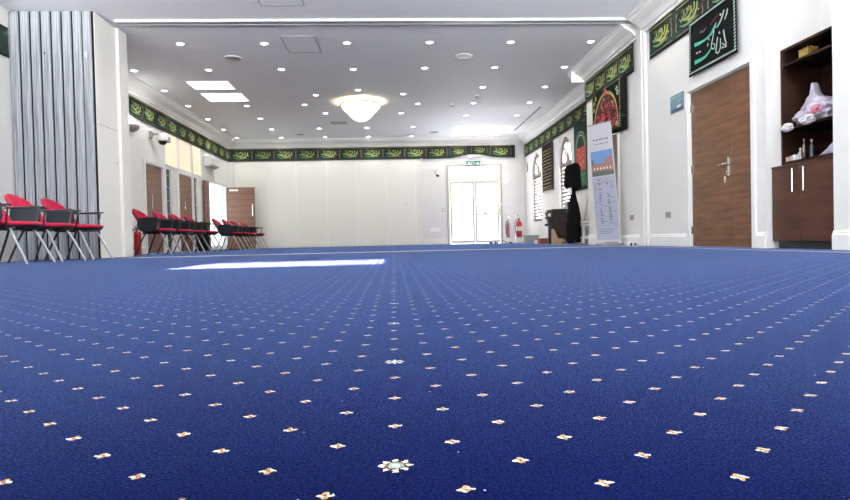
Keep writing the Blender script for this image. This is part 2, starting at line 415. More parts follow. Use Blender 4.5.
# big timber door-and-a-half on the near right wall
t, w = door('door_1', 'large brown timber door with a lever handle and keys, white frame', 6.47, 7.88, 2.06, X2, RIGHT, WOOD)
lf = MB().box(.014, .965, .022, .066, .006, 2.045).build('door_leaf', WOOD, t, bevel=.002)
MB().box(.968, w-.014, .022, .066, .006, 2.045).build('door_leaf', WOOD, t, bevel=.002)
h = MB().box(.885, .925, .012, .022, .86, 1.08)
h.tube([(.905, .015, 1.0), (.905, -.03, 1.0), (.88, -.038, 1.0), (.77, -.034, .995)], .011, 10)
h.lathe([(.012, 0), (.014, -.02), (.006, -.022)], (.905, .013, .9), 12, axis='y')
h.build('handle', CHROME, lf, smooth=True)
k = MB().tube([(.905, -.012, .90), (.90, -.02, .87), (.89, -.02, .84)], .003, 6)
k.lathe([(.022, 0), (.022, .003)], (.885, -.02, .835), 12, axis='y'); k.box(.865, .875, -.018, -.015, .78, .83); k.box(.893, .90, -.018, -.015, .775, .82)
k.build('key', CHROME, lf)
for z in (.22, 1.03, 1.84):
    MB().box(.0, .03, -.004, .022, z-.05, z+.05).tube([(.012, -.006, z-.05), (.012, -.006, z+.05)], .007, 8).build('hinge', CHROME, t)
    MB().box(w-.03, w, -.004, .022, z-.05, z+.05).tube([(w-.012, -.006, z-.05), (w-.012, -.006, z+.05)], .007, 8).build('hinge', CHROME, t)
# door behind the banner
t, w = door('door_2', 'brown timber door in white frame half hidden by the roll-up banner', 10.42, 11.30, 2.02, X2, RIGHT, WOOD2)
lf = MB().box(.014, w-.014, .03, .07, .006, 2.0).build('door_leaf', WOOD2, t, bevel=.002); leaf_handle(lf, .1, 1.0, -1).location = (0, .03, 0)
# left doors
t, w = door('door_3', 'brown timber door on left wall nearest the partition stack', 13.45, 14.45, 2.0, XL, LEFT, WOOD2)
lf = MB().box(.014, w-.014, .02, .06, .006, 1.985).build('door_leaf', WOOD2, t, bevel=.002); leaf_handle(lf, .24, 1.15, 1, .30).location = (0, .02, 0)
t, w = door('door_4', 'second brown timber door on left wall between dark glazed strips', 15.49, 16.55, 2.0, XL, LEFT, WOOD2)
lf = MB().box(.014, w-.014, .02, .06, .006, 1.985).build('door_leaf', WOOD2, t, bevel=.002); leaf_handle(lf, .32, 1.15, 1, .30).location = (0, .02, 0)
for i, (a, b) in enumerate([(14.63, 15.02), (16.63, 16.97)]):
    t = thing('window_%d' % (5+i), 'narrow dark glazed strip %s door on left wall' % ('right of the first timber' if i == 0 else 'right of the second timber'), 'window', (XL, a, 0), LEFT); struct(t)
    w = b-a
    MB().box(0, .03, -.01, .1, 0, 2.04).box(w-.03, w, -.01, .1, 0, 2.04).box(.03, w-.03, -.01, .1, 2.0, 2.04).build('window_frame', GLOSSW, t)
    MB().box(.03, w-.03, .04, .05, 0, 2.0).build('pane', DKGLASS, t)
    g = MB()
    for z in (.3, .62, .94, 1.26, 1.58, 1.86): g.box(.03, w-.03, .025, .038, z-.008, z+.008)
    g.build('glazing_bar', STEEL, t)
# double doorway near the end wall: frosted screen closed in the opening, two timber leaves swung open
t, w = door('door_5', 'pale frosted glazed doorway on left wall between two open timber leaves', 17.95, 19.73, 2.02, XL, LEFT, FROST)
MB().box(.012, w-.012, .10, .115, 0, 2.0).build('pane', FROST, t)
MB().box(w/2-.03, w/2+.03, .085, .13, 0, 2.0).box(.012, .06, .085, .13, 0, 2.0).box(w-.06, w-.012, .085, .13, 0, 2.0).box(.06, w-.06, .085, .13, .0, .12).build('glazing_frame', GLOSSW, t)
def board_leaf(name, label, loc, rz, w, sign):
    t = thing(name, label, 'door', loc, rz); struct(t)
    b = MB().box(0, w, 0, .045, .01, 2.0)
    g = MB()
    for i in range(1, 10): g.box(.02, w-.02, -.0025, .0, .2*i-.006, .2*i+.006)
    lf = b.build('door_leaf', WOOD2, t, bevel=.003); g.build('groove', DKWOOD, lf)
    h = MB().box(w-.09, w-.05, -.012, 0, 1.05, 1.45); h.tube([(w-.07, -.012, 1.12), (w-.07, -.06, 1.12), (w-.07, -.06, 1.38), (w-.07, -.012, 1.38)], .012, 8)
    h.build('handle', CHROME, lf, smooth=False)
    if sign: MB().box(.10, .38, -.006, 0, 1.88, 1.945).build('sign_plate', WHITEP, lf)
    return t
board_leaf('door_6', 'open brown grooved door leaf standing square to the left wall', (XL+.02, 19.78, 0), BACK, .90, True)
t = board_leaf('door_7', 'open brown door leaf folded flat against the left wall', (XL+.08, 17.36, 0), LEFT, .44, False)
# glazed exit door on the end wall
t = thing('door_8', 'bright white framed glass double exit door on the end wall', 'door', (0, D, 0), BACK); struct(t)
f = MB().box(1.84, 1.93, -.03, .1, 0, 2.68).box(3.63, 3.72, -.03, .1, 0, 2.68).box(1.93, 3.63, -.03, .1, 2.6, 2.68).box(1.93, 3.63, -.01, .1, 2.13, 2.20)
f.build('frame', DOORW, t, bevel=.006)
MB().box(1.93, 3.63, .04, .05, 2.2, 2.6).build('transom_pane', GLASS, t)
for i, (a, b) in enumerate([(1.94, 2.775), (2.785, 3.62)]):
    lf = MB().box(a, a+.075, .0, .05, .01, 2.12).box(b-.075, b, .0, .05, .01, 2.12).box(a+.075, b-.075, .0, .05, 2.03, 2.12).box(a+.075, b-.075, .0, .05, .01, .12).build('door_leaf', DOORW, t, bevel=.004)
    MB().box(a+.075, b-.075, .02, .03, .12, 2.03).build('pane', GLASS, lf)
    if i: 
        MB().box(a+.075, b-.075, -.02, .01, .96, 1.02).build('push_bar', ALU, lf)
        MB().box(a+.28, a+.40, -.05, -.02, .95, 1.04).build('latch', STEEL, lf)
        MB().box(a+.02, a+.06, -.012, 0, 1.95, 2.05).build('closer', STEEL, lf)

# ------------------------------------------------------------------ windows
for i, (c, hw, sl, zs, ri) in enumerate(WIN):
    t = thing('window_%d' % (8+i), 'arched window with closed blind %s' % ('nearest the end wall' if i == 0 else 'behind the black draped loudspeaker'), 'window', (X1, c, 0), RIGHT); struct(t)
    f = MB(); fw = .085
    for sx in (-1, 1): f.box(min(sx*hw, sx*(hw-fw)), max(sx*hw, sx*(hw-fw)), .06, .12, sl, zs)
    f.box(-hw, hw, .06, .12, sl, sl+fw); f.box(-hw+fw, hw-fw, .06, .12, zs-.06, zs+.03)
    n = 14
    for k in range(n):
        a, b = PI*k/n, PI*(k+1)/n
        f.prism([(hw*math.cos(a), zs+ri*math.sin(a)), (hw*math.cos(b), zs+ri*math.sin(b)), ((hw-fw*1.5)*math.cos(b), zs+(ri-fw*1.5)*math.sin(b)), ((hw-fw*1.5)*math.cos(a), zs+(ri-fw*1.5)*math.sin(a))], .06, .12)
    for a in (PI*.28, PI*.5, PI*.72):
        dx, dz_ = math.cos(a), math.sin(a)
        f.prism([(-.035*dz_, zs+.035*dx), (.035*dz_, zs-.035*dx), (hw*dx*.95+.035*dz_, zs+ri*dz_*.95-.035*dx), (hw*dx*.95-.035*dz_, zs+ri*dz_*.95+.035*dx)], .07, .11)
    f.prism([(.15*math.cos(PI*k/8), zs+.17*math.sin(PI*k/8)) for k in range(9)], .065, .115)
    f.build('window_frame', FRAMEG, t)
    p = MB().prism([(-hw, sl), (hw, sl)]+[(hw*math.cos(PI*k/n), zs+ri*math.sin(PI*k/n)) for k in range(n+1)], .135, .14); p.build('pane', GLASS, t)
    bl = MB(); z = sl+.04
    while z < zs-.08:
        bl.add([(-hw+.05, .028, z), (hw-.05, .028, z), (hw-.05, .05, z+.062), (-hw+.05, .05, z+.062)], [(0, 1, 2, 3)]); z += .10
    bl.box(-hw+.05, hw-.05, .02, .055, zs-.08, zs-.04)
    bl.build('venetian_blind', MAUB, t, solid=.002)
# lit clerestory blinds above the left doors
for i, (a, b) in enumerate([(14.63, 15.42), (15.56, 16.45), (16.60, 17.28)]):
    t = thing('window_%d' % (10+i), 'warm cream lit high panel above the left doors, %s from the partition' % ORD[i], 'window', (XL, a, 0), LEFT); struct(t)
    MB().box(0, b-a, -.006, 0, 2.12, 2.88).build('blind', BLINDLIT, t)
    MB().box(-.05, 0, -.02, 0, 2.08, 2.9).box(b-a, b-a+.05, -.02, 0, 2.08, 2.9).box(0, b-a, -.02, 0, 2.08, 2.12).build('window_frame', CORN, t)

# ------------------------------------------------------------------ movable partition
X0s = [-5.37, -5.225, -5.08, -4.935, -4.79, -4.645, -4.50, -4.365]
for i, x in enumerate(X0s):
    w_ = .128
    t = thing('folding_partition_panel', 'tall aluminium-edged partition panel, %s from the left in the folded stack' % ORD[i], 'partition panel', (x, 8.87, 0), 0, 'folded partition panels at the left')
    MB().box(.004, w_-.004, .012, 1.05, .012, HC-.02).build('panel_core', PANEL, t)
    e = MB()
    e.prism([(.004, .012), (.004, -.006), (.022, -.012), (.03, -.002), (.055, -.002), (.062, -.010), (.07, -.010), (.077, -.002), (.10, -.002), (.108, -.012), (w_-.008, -.006), (w_-.004, .012)], .012, HC-.02, plane='xy')
    e.build('edge_profile', ALU, t)
    MB().box(w_-.004, w_+.014, .004, .04, .012, HC-.02).build('rubber_seal', DKSEAL, t)
    if i in (3, 7): MB().box(.03, .05, -.008, .0, 2.94 if i == 3 else 2.9, 2.97).build('clip', CHROME, t)
# closing face of the parked stack
t = thing('partition_end_panel', 'smooth cream end panel closing the right side of the folded partition stack', 'partition panel', (0, 0, 0))
MB().box(-4.235, -4.215, 8.9, 9.56, .012, HC-.015).build('upper_face', PANEL, t)
MB().box(-4.231, -4.168, 9.565, 9.86, .012, HC-.015).build('edge_board', PANEL, t, bevel=.004)
MB().box(-4.216, -4.213, 8.9, 9.56, 1.955, 1.962).build('joint', GREYP, t)
MB().lathe([(.012, 0), (.012, .012)], (-4.213, 9.47, 1.45), 10, axis='x').build('lock', STEEL, t)
tk = MB().box(-4.1, 4.0, 9.27, 9.31, HC-.03, HC, 0).box(-4.1, 4.0, 9.31, 9.42, HC-.022, HC, 1).box(-4.1, 4.0, 9.345, 9.385, HC-.026, HC-.02, 2).box(-4.1, 4.0, 9.42, 9.44, HC-.03, HC, 1)  # white front and grey underside carry the track's highlight and shadow as colour
tag(tk.build('partition_track', [GLOSSW, GREYP, ALU]), 'white straight ceiling track of the movable partition', 'track')
p = MB().box(X2-.05, X2, 9.16, 9.46, 0, HC-.0).box(X2-.075, X2-.05, 9.22, 9.40, .0, HC-.03)
tag(p.build('partition_jamb_post', WALL, bevel=.012), 'pale full height jamb post on the right wall where the partition closes', 'post')
MB().box(X2-.078, X2-.075, 9.30, 9.32, 0, HC-.03)
m = MB().box(-4.15, 3.92, 9.20, 9.245, 0, .004, 0).box(-4.15, 3.92, 9.40, 9.43, 0, .004, 0)
tag(m.build('floor_strip', mat('beige_strip', (.50, .47, .45), .4, metal=.2)), 'pale metal floor strip crossing the carpet under the partition track', 'floor strip')

# end wall movable panels
seams = [-5.20, -4.156, -3.17, -2.161, -1.181, -.179, .80]
for i, (a, b) in enumerate(zip(seams, seams[1:])):
    t = thing('partition_panel', 'cream full height movable wall panel, %s from the left on the end wall' % ORD[i], 'partition panel', (a, D, 0), BACK, 'closed wall panels on the end wall')
    w_ = b-a
    MB().box(.006, w_-.018, -.035, 0, .01, FB+.03).build('panel_face', PANEL, t, bevel=.003)
    MB().box(w_-.018, w_+.006, -.043, 0, .01, FB+.03).build('edge_trim', SEAL if i > 0 else PANEL, t)
    if i == 5: MB().lathe([(.022, 0), (.022, -.01)], (.469-a, -.035, 1.396), 12, axis='y').build('lock', STEEL, t)
t = thing('partition_end_panel', 'narrow cream closing panel right of the movable wall panels', 'partition panel', (.81, D, 0), BACK)
MB().box(0, .17, -.03, 0, .01, FB+.03).build('panel_face', PANEL, t, bevel=.003)
MB().box(.17, .20, -.07, 0, 0, FB+.03).build('edge_trim', WALL, t, bevel=.003)
struct(MB().box(XL, -5.21, D-.05, D, 0, FB+.03).build('trim_8', WALL, bevel=.005), 'boxed jamb at the left corner', 'trim')

# ------------------------------------------------------------------ friezes of calligraphy cloth
def motif(m, cx, cz, s, y, rnd, face=lambda x: 0):
    def st(pts, w, mi, dy=0): m.stroke([(cx+p[0]*s, cz+p[1]*s) for p in pts], [q*s for q in w] if isinstance(w, list) else w*s, y-dy, mi)
    oval = [(.30*math.cos(a)*(1+.06*math.cos(4*a)), .145*math.sin(a)) for a in [2*PI*k/20 for k in range(21)]]
    st(oval, .010, 5)
    j = lambda q: q+rnd.uniform(-.012, .012)
    # sweeping letter forms
    st([(j(.22), .085), (.20, .0), (j(.13), -.06), (.02, -.075), (-.05, -.05)], [.02, .035, .04, .03, .01], 2)
    st([(j(.05), .09), (.07, .02), (.01, -.03), (-.09, -.035), (j(-.17), .0), (-.16, .04)], [.015, .035, .04, .035, .03, .01], 2)
    st([(j(-.06), .10), (-.03, .04), (-.10, .005), (-.20, -.02), (-.25, .02)], [.015, .03, .03, .035, .01], 3)
    st([(j(.14), .10), (.135, .02), (j(.10), -.02)], [.022, .022, .012], 2)
    st([(j(-.13), .09), (-.12, .03)], [.022, .014], 2)
    st([(-.24, -.07), (-.12, -.105), (.05, -.11), (.19, -.085)], [.012, .028, .028, .01], 3)
    st([(.0, .05), (.03, .08), (.0, .10), (-.03, .08), (0, .05)], .014, 6)
    st([(j(.23), -.03), (.25, -.02)], .022, 6)
    st([(j(-.02), -.09), (.0, -.085)], .02, 6)
    for sz in (-1, 1): st([(-.34, sz*.178), (.34, sz*.178)], .010, 6 if sz > 0 else 4)
    st([(-.21, .09), (-.16, .11), (-.10, .10)], [.008, .02, .008], 4); st([(.10, -.10), (.17, -.115), (.24, -.09)], [.008, .02, .008], 4)
    for sx in (-1, 1):      # leaf ornament between the cartouches
        st([(sx*.335, .12), (sx*.315, .07), (sx*.345, .03), (sx*.32, -.02), (sx*.345, -.07), (sx*.325, -.12)], .018, 4)
        st([(sx*.345, .05), (sx*.335, .0), (sx*.345, -.05)], .014, 8)
MF = [FCLOTH, FEDGE, LIME, GREEN, MAUVE, FEDGE, GOLD, REDT, mat('rust_thread', (.17, .055, .035), .7)]
def frieze(label, loc, rz, L, unit, off, sag=lambda u: 0, wav=.006, seed=1, out=0):
    rnd = random.Random(seed); t = thing('calligraphy_frieze', label, 'frieze', loc, rz, None)
    H = FT-FB; n = max(8, int(L/.12))
    def P(u, v):
        x = u*L; zb = FB+sag(x); z = zb+(FT+.004*math.sin(x*3)-zb)*v
        return (x, -out-.022-wav*math.sin(x*5.1+v)*(1-v), z)
    c = MB().grid(P, n, 4)
    for j0, v in ((0, .0), (1, .93)):
        c.grid(lambda u, q, v=v: (P(u, v+q*.07)[0], P(u, v+q*.07)[1]-.003, P(u, v+q*.07)[2]), n, 1, 1)
    c.build('cloth', MF, t, solid=.004)
    e = MB(); x = off
    while x < L-.12:
        if x > .12: motif(e, x, (FB+FT)/2+sag(x)*.5, 1.05 if sag(x) < .02 else .8, -out-.038, rnd)
        x += unit
    # trim motif overhang
    e.v = [(min(max(p[0], .01), L-.01), p[1], p[2]) for p in e.v]
    e.build('embroidery', MF, t)
    return t
frieze('dark green calligraphy frieze cloth running along the left wall', (XL, 9.9, 0), LEFT, D-9.9-.03, .70, .30, seed=2)
frieze('dark green calligraphy frieze cloth along the end wall, lifted over the exit sign', (XL+.03, D, 0), BACK, 4.18-XL-.03, .72, .40,
       sag=lambda u: .14*math.exp(-((u+XL-2.75)/.55)**2) , seed=3, out=.03)
frieze('dark green calligraphy frieze cloth above the arched windows', (X1, D-.02, 0), RIGHT, D-12.13, .70, .3, seed=4)
frieze('dark green calligraphy frieze cloth above the red tapestry', (X2, 12.09, 0), RIGHT, 12.09-9.64, .60, .30, sag=lambda u: -.015*u, seed=5)
frieze('dark green calligraphy frieze cloth above the large timber door', (X2, 9.02, 0), RIGHT, 9.02-6.3, .84, .40, sag=lambda u: -.03, wav=.012, seed=6)
frieze('short end of green frieze cloth on the near left wall before the folded partition', (XL, 5.0, 0), LEFT, 3.82, .70, .30, seed=7)

# ------------------------------------------------------------------ banners on the right wall
t = thing('calligraphy_banner', 'black square wall banner with pale green script above the timber door', 'banner', (X2, 0, 0), RIGHT)
bp = [(-7.76, 2.235), (-6.645, 2.225), (-6.66, 2.95), (-7.738, 2.93)]
def BP(u, v):
    a = (1-v)*((1-u)*bp[0][0]+u*bp[1][0])+v*((1-u)*bp[3][0]+u*bp[2][0]); b = (1-v)*((1-u)*bp[0][1]+u*bp[1][1])+v*((1-u)*bp[3][1]+u*bp[2][1])
    return (a, -.05-.006*math.sin(u*9)*(1-v), b)
MB().grid(BP, 16, 8).build('cloth', BLKB, t, solid=.006)
S = {'a': ([(6.821, 2.78), (6.84, 2.725), (6.882, 2.678)], [.03, .034, .014], 0),
'b': ([(6.893, 2.793), (6.936, 2.732), (6.973, 2.691), (7.016, 2.664), (7.06, 2.645)], [.03, .034, .03, .03, .014], 0),
'c': ([(6.985, 2.777), (6.957, 2.757)], .03, 0), 'd': ([(7.038, 2.786), (7.116, 2.759), (7.199, 2.725)], [.012, .014, .006], 2),
'e': ([(7.07, 2.707), (7.107, 2.667), (7.183, 2.614), (7.26, 2.594), (7.357, 2.586), (7.477, 2.59), (7.588, 2.605)], [.02, .045, .04, .028, .03, .045, .055], 1),
'f': ([(7.453, 2.707), (7.413, 2.719), (7.374, 2.696), (7.334, 2.717), (7.295, 2.727)], .012, 3), 'g': ([(7.433, 2.726), (7.385, 2.722)], .01, 3),
'h': ([(6.913, 2.566), (6.897, 2.497), (6.875, 2.423), (6.855, 2.382), (6.9, 2.384), (6.944, 2.423)], [.03, .032, .028, .022, .022, .014], 0),
'i': ([(6.953, 2.368), (6.918, 2.364)], .022, 0), 'j': ([(6.89, 2.359), (6.855, 2.36)], .022, 0),
'k': ([(7.011, 2.575), (6.991, 2.554)], .03, 0),
'l': ([(7.038, 2.526), (7.057, 2.483), (7.074, 2.41), (7.082, 2.354), (7.043, 2.332), (7.003, 2.352), (6.98, 2.39), (6.979, 2.457), (6.978, 2.49)], [.03, .03, .028, .026, .026, .024, .024, .02, .012], 0),
'm': ([(7.119, 2.632), (7.147, 2.552), (7.175, 2.498), (7.188, 2.442), (7.125, 2.407), (7.102, 2.449), (7.149, 2.49)], [.02, .028, .028, .026, .026, .022, .014], 0),
'n': ([(7.176, 2.443), (7.245, 2.408), (7.324, 2.378), (7.423, 2.373), (7.586, 2.38)], [.018, .026, .034, .045, .058], 1),
'o': ([(7.55, 2.488), (7.509, 2.482)], .022, 0), 'p': ([(7.48, 2.481), (7.44, 2.477)], .022, 0),
'q': ([(7.258, 2.525), (7.274, 2.49)], .016, 0), 'r': ([(7.259, 2.6), (7.23, 2.55)], .014, 0)}
e = MB()
for pts, w_, mi in S.values(): e.stroke([(-a, b) for a, b in pts], [q*(.6 if mi != 1 else .85) for q in w_] if isinstance(w_, list) else w_*.8, -.062, mi)
e.build('script', [PALE, TEAL, REDT, MAUVE], t)
e = MB()
def bead(a, b): e.stroke([(a-.018, b-.010), (a, b), (a+.018, b+.010)], [.006, .02, .006], -.061, 0)
for k in range(27):
    u = .03+.94*k/26
    for v in (.05, .95): q = BP(u, v); bead(q[0], q[2])
for k in range(1, 17):
    v = .05+.9*k/17
    for u in (.03, .97): q = BP(u, v); bead(q[0], q[2])
e.build('bead_border', [PALE, LIME], t)

# red tapestry
t = thing('red_tapestry', 'black bordered tapestry with a crimson arch beneath the frieze', 'tapestry', (X2, 11.64, 0), RIGHT)
W_ = 1.74
MB().grid(lambda u, v: (u*W_, -.03-.008*math.sin(u*8), 1.99+.03*math.sin(u*5)*(1-v)+v*.91), 16, 4).build('cloth', BLKB, t, solid=.006)
e = MB()
ac = [(W_*.43+.62*math.cos(a), 2.06+.72*max(0, math.sin(a))**.8) for a in [PI*k/16 for k in range(17)]]
e.prism([(W_*.43-.62, 2.05)]+ac[::-1]+[(W_*.43+.62, 2.05)], -.048, -.044, 1)
e.stroke(ac, .03, -.052, 2); e.stroke([(p[0]*1.0, p[1]+.035) for p in ac], .012, -.052, 3)
for k in range(130):
    x, z = W_*.43+R.uniform(-.56, .56), 2.07+R.uniform(0, .62)
    if ((x-W_*.43)/.58)**2+((z-2.06)/.68)**2 > 1: continue
    a = R.uniform(0, 6.28); s_ = R.uniform(.025, .055); q0 = R.choice((-1, 1))
    e.stroke([(x+s_*math.cos(a+q0*q), z+s_*.9*math.sin(a+q0*q)) for q in (0, .9, 1.8, 2.7, 3.6)], [.008, .022, .028, .02, .006], -.056+R.uniform(0, .002), R.choice((0, 0, 0, 6, 4, 0, 0, 2 if R.random() < .3 else 0)))
for k in range(8):
    a = k*PI/4; e.stroke([(W_*.43, 2.80), (W_*.43+.07*math.cos(a), 2.80+.05*math.sin(a))], [.02, .04], -.056, 7)
for k in range(20):
    z = 2.06+k*.042
    for x in (W_*.43-.70, W_*.43+.70): e.stroke([(x-.02, z), (x+.02, z+.008)], .02, -.052, R.choice((2, 3, 5, 0)))
for cx_, cz_ in ((.15, 2.72), (1.32, 2.74), (.14, 2.6), (1.28, 2.14), (1.36, 2.66), (.24, 2.80), (.75, 2.84)):
    for k in range(6):
        a = k*1.05; e.stroke([(cx_+.015*math.cos(a), cz_+.015*math.sin(a)), (cx_+.055*math.cos(a), cz_+.045*math.sin(a))], [.012, .026], -.052, (5 if cx_ > 1 else 3) if cx_ != .75 else 0)
e.build('embroidery', [REDT, CRIM, GOLD, LIME, BLKB, PALE, mat('dark_red_thread', (.22, .008, .02), .7), mat('orange_thread', (.60, .09, .02), .7)], t)
# narrow black tapestry with gold lines of script
t = thing('script_tapestry', 'narrow black tapestry with lines of gold script between the arched windows', 'tapestry', (X1, 17.80, 0), RIGHT)
MB().grid(lambda u, v: (u*1.18, -.03-.01*math.sin(u*6), 1.52+v*1.40), 8, 4).build('cloth', BROWNC, t, solid=.006)
e = MB()
for k in range(12):
    z = 1.62+k*.095
    x = .14
    while x < 1.0:
        l = R.uniform(.04, .10); e.stroke([(x, z+R.uniform(-.01, .01)), (x+l*.5, z+R.uniform(-.016, .02)), (x+l, z+R.uniform(-.01, .01))], [.01, .024, .01], -.046, 0); x += l+.03
e.stroke([(.05, 1.56), (1.13, 1.56), (1.13, 2.87), (.05, 2.87), (.05, 1.56)], .02, -.046, 1)
e.build('script', [GOLD, MAUVE], t)
MB().tube([(-.02, -.03, 1.50), (1.2, -.03, 1.50)], .016, 8).build('bottom_rod', LTWOOD, t)
# green and red arched tapestry
t = thing('green_red_tapestry', 'dark green tapestry with a red panel under an arch beside the roll-up banner', 'tapestry', (X1, 14.62, 0), RIGHT)
MB().grid(lambda u, v: (u*1.02, -.03-.008*math.sin(u*7), 1.27+v*1.60), 10, 4).build('cloth', FCLOTH, t, solid=.006)
e = MB()
e.box(.22, .88, -.047, -.043, 1.72, 2.28, 0); e.box(.22, .88, -.047, -.043, 1.36, 1.70, 2)
ar = [(.55+.38*math.cos(a), 2.28+.36*math.sin(a)) for a in [PI*k/12 for k in range(13)]]
e.stroke(ar, .035, -.05, 1); e.stroke([(.55+(p[0]-.55)*.8, 2.28+(p[1]-2.28)*.8) for p in ar], .02, -.05, 4)
for x in (.17, .93): e.stroke([(x, 1.34), (x, 2.28)], .03, -.05, 1)
for k in range(16):
    x, z = R.uniform(.28, .8), R.uniform(1.76, 2.22); e.stroke([(x, z), (x+.05, z+.04), (x+.09, z)], [.008, .022, .008], -.052, 3)
for k in range(20):
    x, z = R.uniform(.28, .8), R.uniform(1.38, 1.66); e.stroke([(x, z), (x+.05, z+.02), (x+.09, z)], [.008, .02, .008], -.052, 1)
e.build('embroidery', [REDT, GREEN, mat('green_cloth', (.02, .16, .07), .8), GOLD, PALE], t)

# blue poster, sockets, clock and small wall fittings
t = thing('wall_poster', 'small glossy blue-green poster beside the timber door', 'poster', (X2, 8.40, 0), RIGHT)
MB().box(0, .39, -.006, 0, 1.875, 2.125).build('sheet', POST, t)
e = MB()
e.box(.02, .37, -.0075, -.006, 1.885, 1.93, 1); e.box(.20, .31, -.009, -.006, 1.93, 1.965, 0); e.stroke([(.05, 2.07), (.08, 2.10), (.14, 2.08), (.2, 2.10)], .02, -.009, 2, t=.003)
e.stroke([(.24, 2.09), (.34, 2.10), (.34, 2.03), (.25, 2.03)], .014, -.009, 2, t=.003)
e.build('print', [PAPER, INK, mat('print_aqua', (.3, .55, .52), .4)], t)
def socket(label, wx_, y, z, rz, w_=.15):
    t = thing('wall_socket', label, 'socket', (wx_, y, z), rz)
    MB().box(-w_/2, w_/2, -.012, 0, -.045, .045).build('plate', ALU, t, bevel=.004)
    for x in (-w_*.25, w_*.25):
        e = MB(); e.box(x-.006, x+.006, -.014, -.011, .005, .025).box(x-.018, x-.01, -.014, -.011, -.02, -.008).box(x+.01, x+.018, -.014, -.011, -.02, -.008)
        e.build('socket_outlet', DKSEAL, t)
socket('metal double socket low on the wall left of the timber door', X2, 8.52, .455, RIGHT)
socket('metal double socket low on the wall between post and roll-up banner', X2, 9.84, .465, RIGHT)
t = thing('wall_clock', 'round grey wall clock high in the far right corner', 'clock', (X1, 19.95, 2.51), RIGHT)
MB().lathe([(.135, 0), (.15, -.02), (.145, -.04), (.125, -.035)], n=24, axis='y').build('case', GREYP, t)
MB().lathe([(.125, -.028), (.125, -.036)], n=24, axis='y').build('face', PAPER, t)
MB().box(-.006, .006, -.042, -.038, 0, .09).box(0, .06, -.042, -.038, -.005, .005).build('hand', DKSEAL, t)
t = thing('security_camera', 'small white security camera with dark lens left of the exit door', 'camera', (1.52, D, 2.36), BACK)
MB().box(-.05, .05, -.05, 0, .02, .15).tube([(0, -.04, .09), (0, -.14, .07)], .02, 8).build('bracket', WHITEP, t, bevel=.004)
MB().lathe([(.06, .12), (.065, .02), (.055, -.03)], (.01, -.15, 0), 16).build('housing', WHITEP, t, smooth=True)
MB().lathe([(.055, -.03), (.05, -.07), (.03, -.10), (.005, -.11)], (.01, -.15, 0), 16).build('dome', BLACKP, t, smooth=True)
t = thing('call_point', 'round grey wall fitting left of the exit door', 'wall fitting', (1.725, D, 1.155), BACK)
MB().lathe([(.062, 0), (.066, -.02), (.05, -.022)], n=20, axis='y').build('ring', GREYP, t); MB().lathe([(.048, -.015), (.048, -.026)], n=20, axis='y').build('face', WHITEP, t)
tag(MB().box(1.25, 1.58, D-.02, D, .42, .55).build('vent_cover', SEAL, bevel=.004), 'white rectangular plate low on the wall left of the exit door', 'vent cover')
t = thing('exit_sign', 'green and white emergency exit sign above the glass door', 'sign', (2.76, D, 2.70), BACK)
MB().box(-.27, .27, -.03, 0, -.085, .085).build('panel', EXITG, t)
e = MB()
y_ = -.034
e.stroke([(-.15, .045), (-.145, .06), (-.135, .045), (-.15, .045)], .014, y_); e.stroke([(-.16, .03), (-.13, -.01), (-.10, -.02), (-.095, -.055)], [.02, .024, .018, .014], y_)
e.stroke([(-.13, -.01), (-.16, -.035), (-.20, -.04)], .015, y_); e.stroke([(-.20, .015), (-.16, .03), (-.12, .012)], .012, y_)
e.stroke([(-.07, -.06), (-.07, .06), (-.01, .06), (-.01, -.06)], .012, y_)
e.stroke([(.04, 0), (.15, 0)], .022, y_); e.prism([(.13, .05), (.21, 0), (.13, -.05)], y_, y_+.004)
e.stroke([(-.25, .06), (-.25, -.06)], .014, y_); e.stroke([(.24, .06), (.24, -.06)], .014, y_)
e.build('pictogram', EXITW, t)
t = thing('emergency_light', 'slim white emergency light on the wall just above the exit sign', 'light', (2.72, D, 2.93), BACK)
MB().box(-.16, .28, -.11, -.0, -.03, .03).build('housing', WHITEP, t, bevel=.008); MB().box(-.15, .0, -.112, -.11, -.02, .02).build('lens', EXITW, t)
t = thing('wall_light', 'small bright round wall light right of the exit door', 'light', (3.83, D, 2.10), BACK)
MB().lathe([(.05, 0), (.075, -.02), (.07, -.04)], n=18, axis='y').build('housing', WHITEP, t); MB().lathe([(.065, -.035), (.05, -.06), (.02, -.075), (.003, -.078)], n=18, axis='y').build('lens', EMIT, t)
# left wall fittings
t = thing('security_camera', 'white bracketed dome security camera high on the left wall', 'camera', (XL, 13.92, 2.62), LEFT)
MB().box(-.20, -.06, -.05, 0, -.02, .12).tube([(-.13, -.04, .06), (-.08, -.14, .07), (0, -.2, .07)], .03, 8).build('bracket', GREYP, t, bevel=.004)
MB().lathe([(.01, .10), (.10, .095), (.12, .06), (.12, -.06), (.10, -.08)], (.02, -.22, .0), 18).build('housing', WHITEP, t, smooth=True)
MB().lathe([(.095, -.07), (.09, -.11), (.06, -.15), (.005, -.17)], (.02, -.22, 0), 18).build('dome', BLACKP, t, smooth=True)
MB().tube([(.12, -.22, .0), (.34, -.22, 0)], .014, 8).box(.32, .36, -.27, -.17, -.07, .06).build('side_arm', GREYP, t)
t = thing('wall_uplighter', 'white half bowl uplighter on the left wall next to the folded partition', 'light', (XL, 12.8, 2.66), LEFT)
def ub(u, v):
    a = PI*u; r = .19*math.sin(PI/2*(1-v)*.98+.02)
    return (r*math.cos(a), -r*math.sin(a)*.9, -.14*math.sin(PI/2*v)+.03)
MB().grid(ub, 16, 8).build('bowl', GREYP, t, solid=.006, smooth=True)
lamp('bulb', 'AREA', (0, -.09, .04), t, energy=4, color=(1, .97, .93), shape='DISK', size=.14).rotation_euler = (PI, 0, 0)
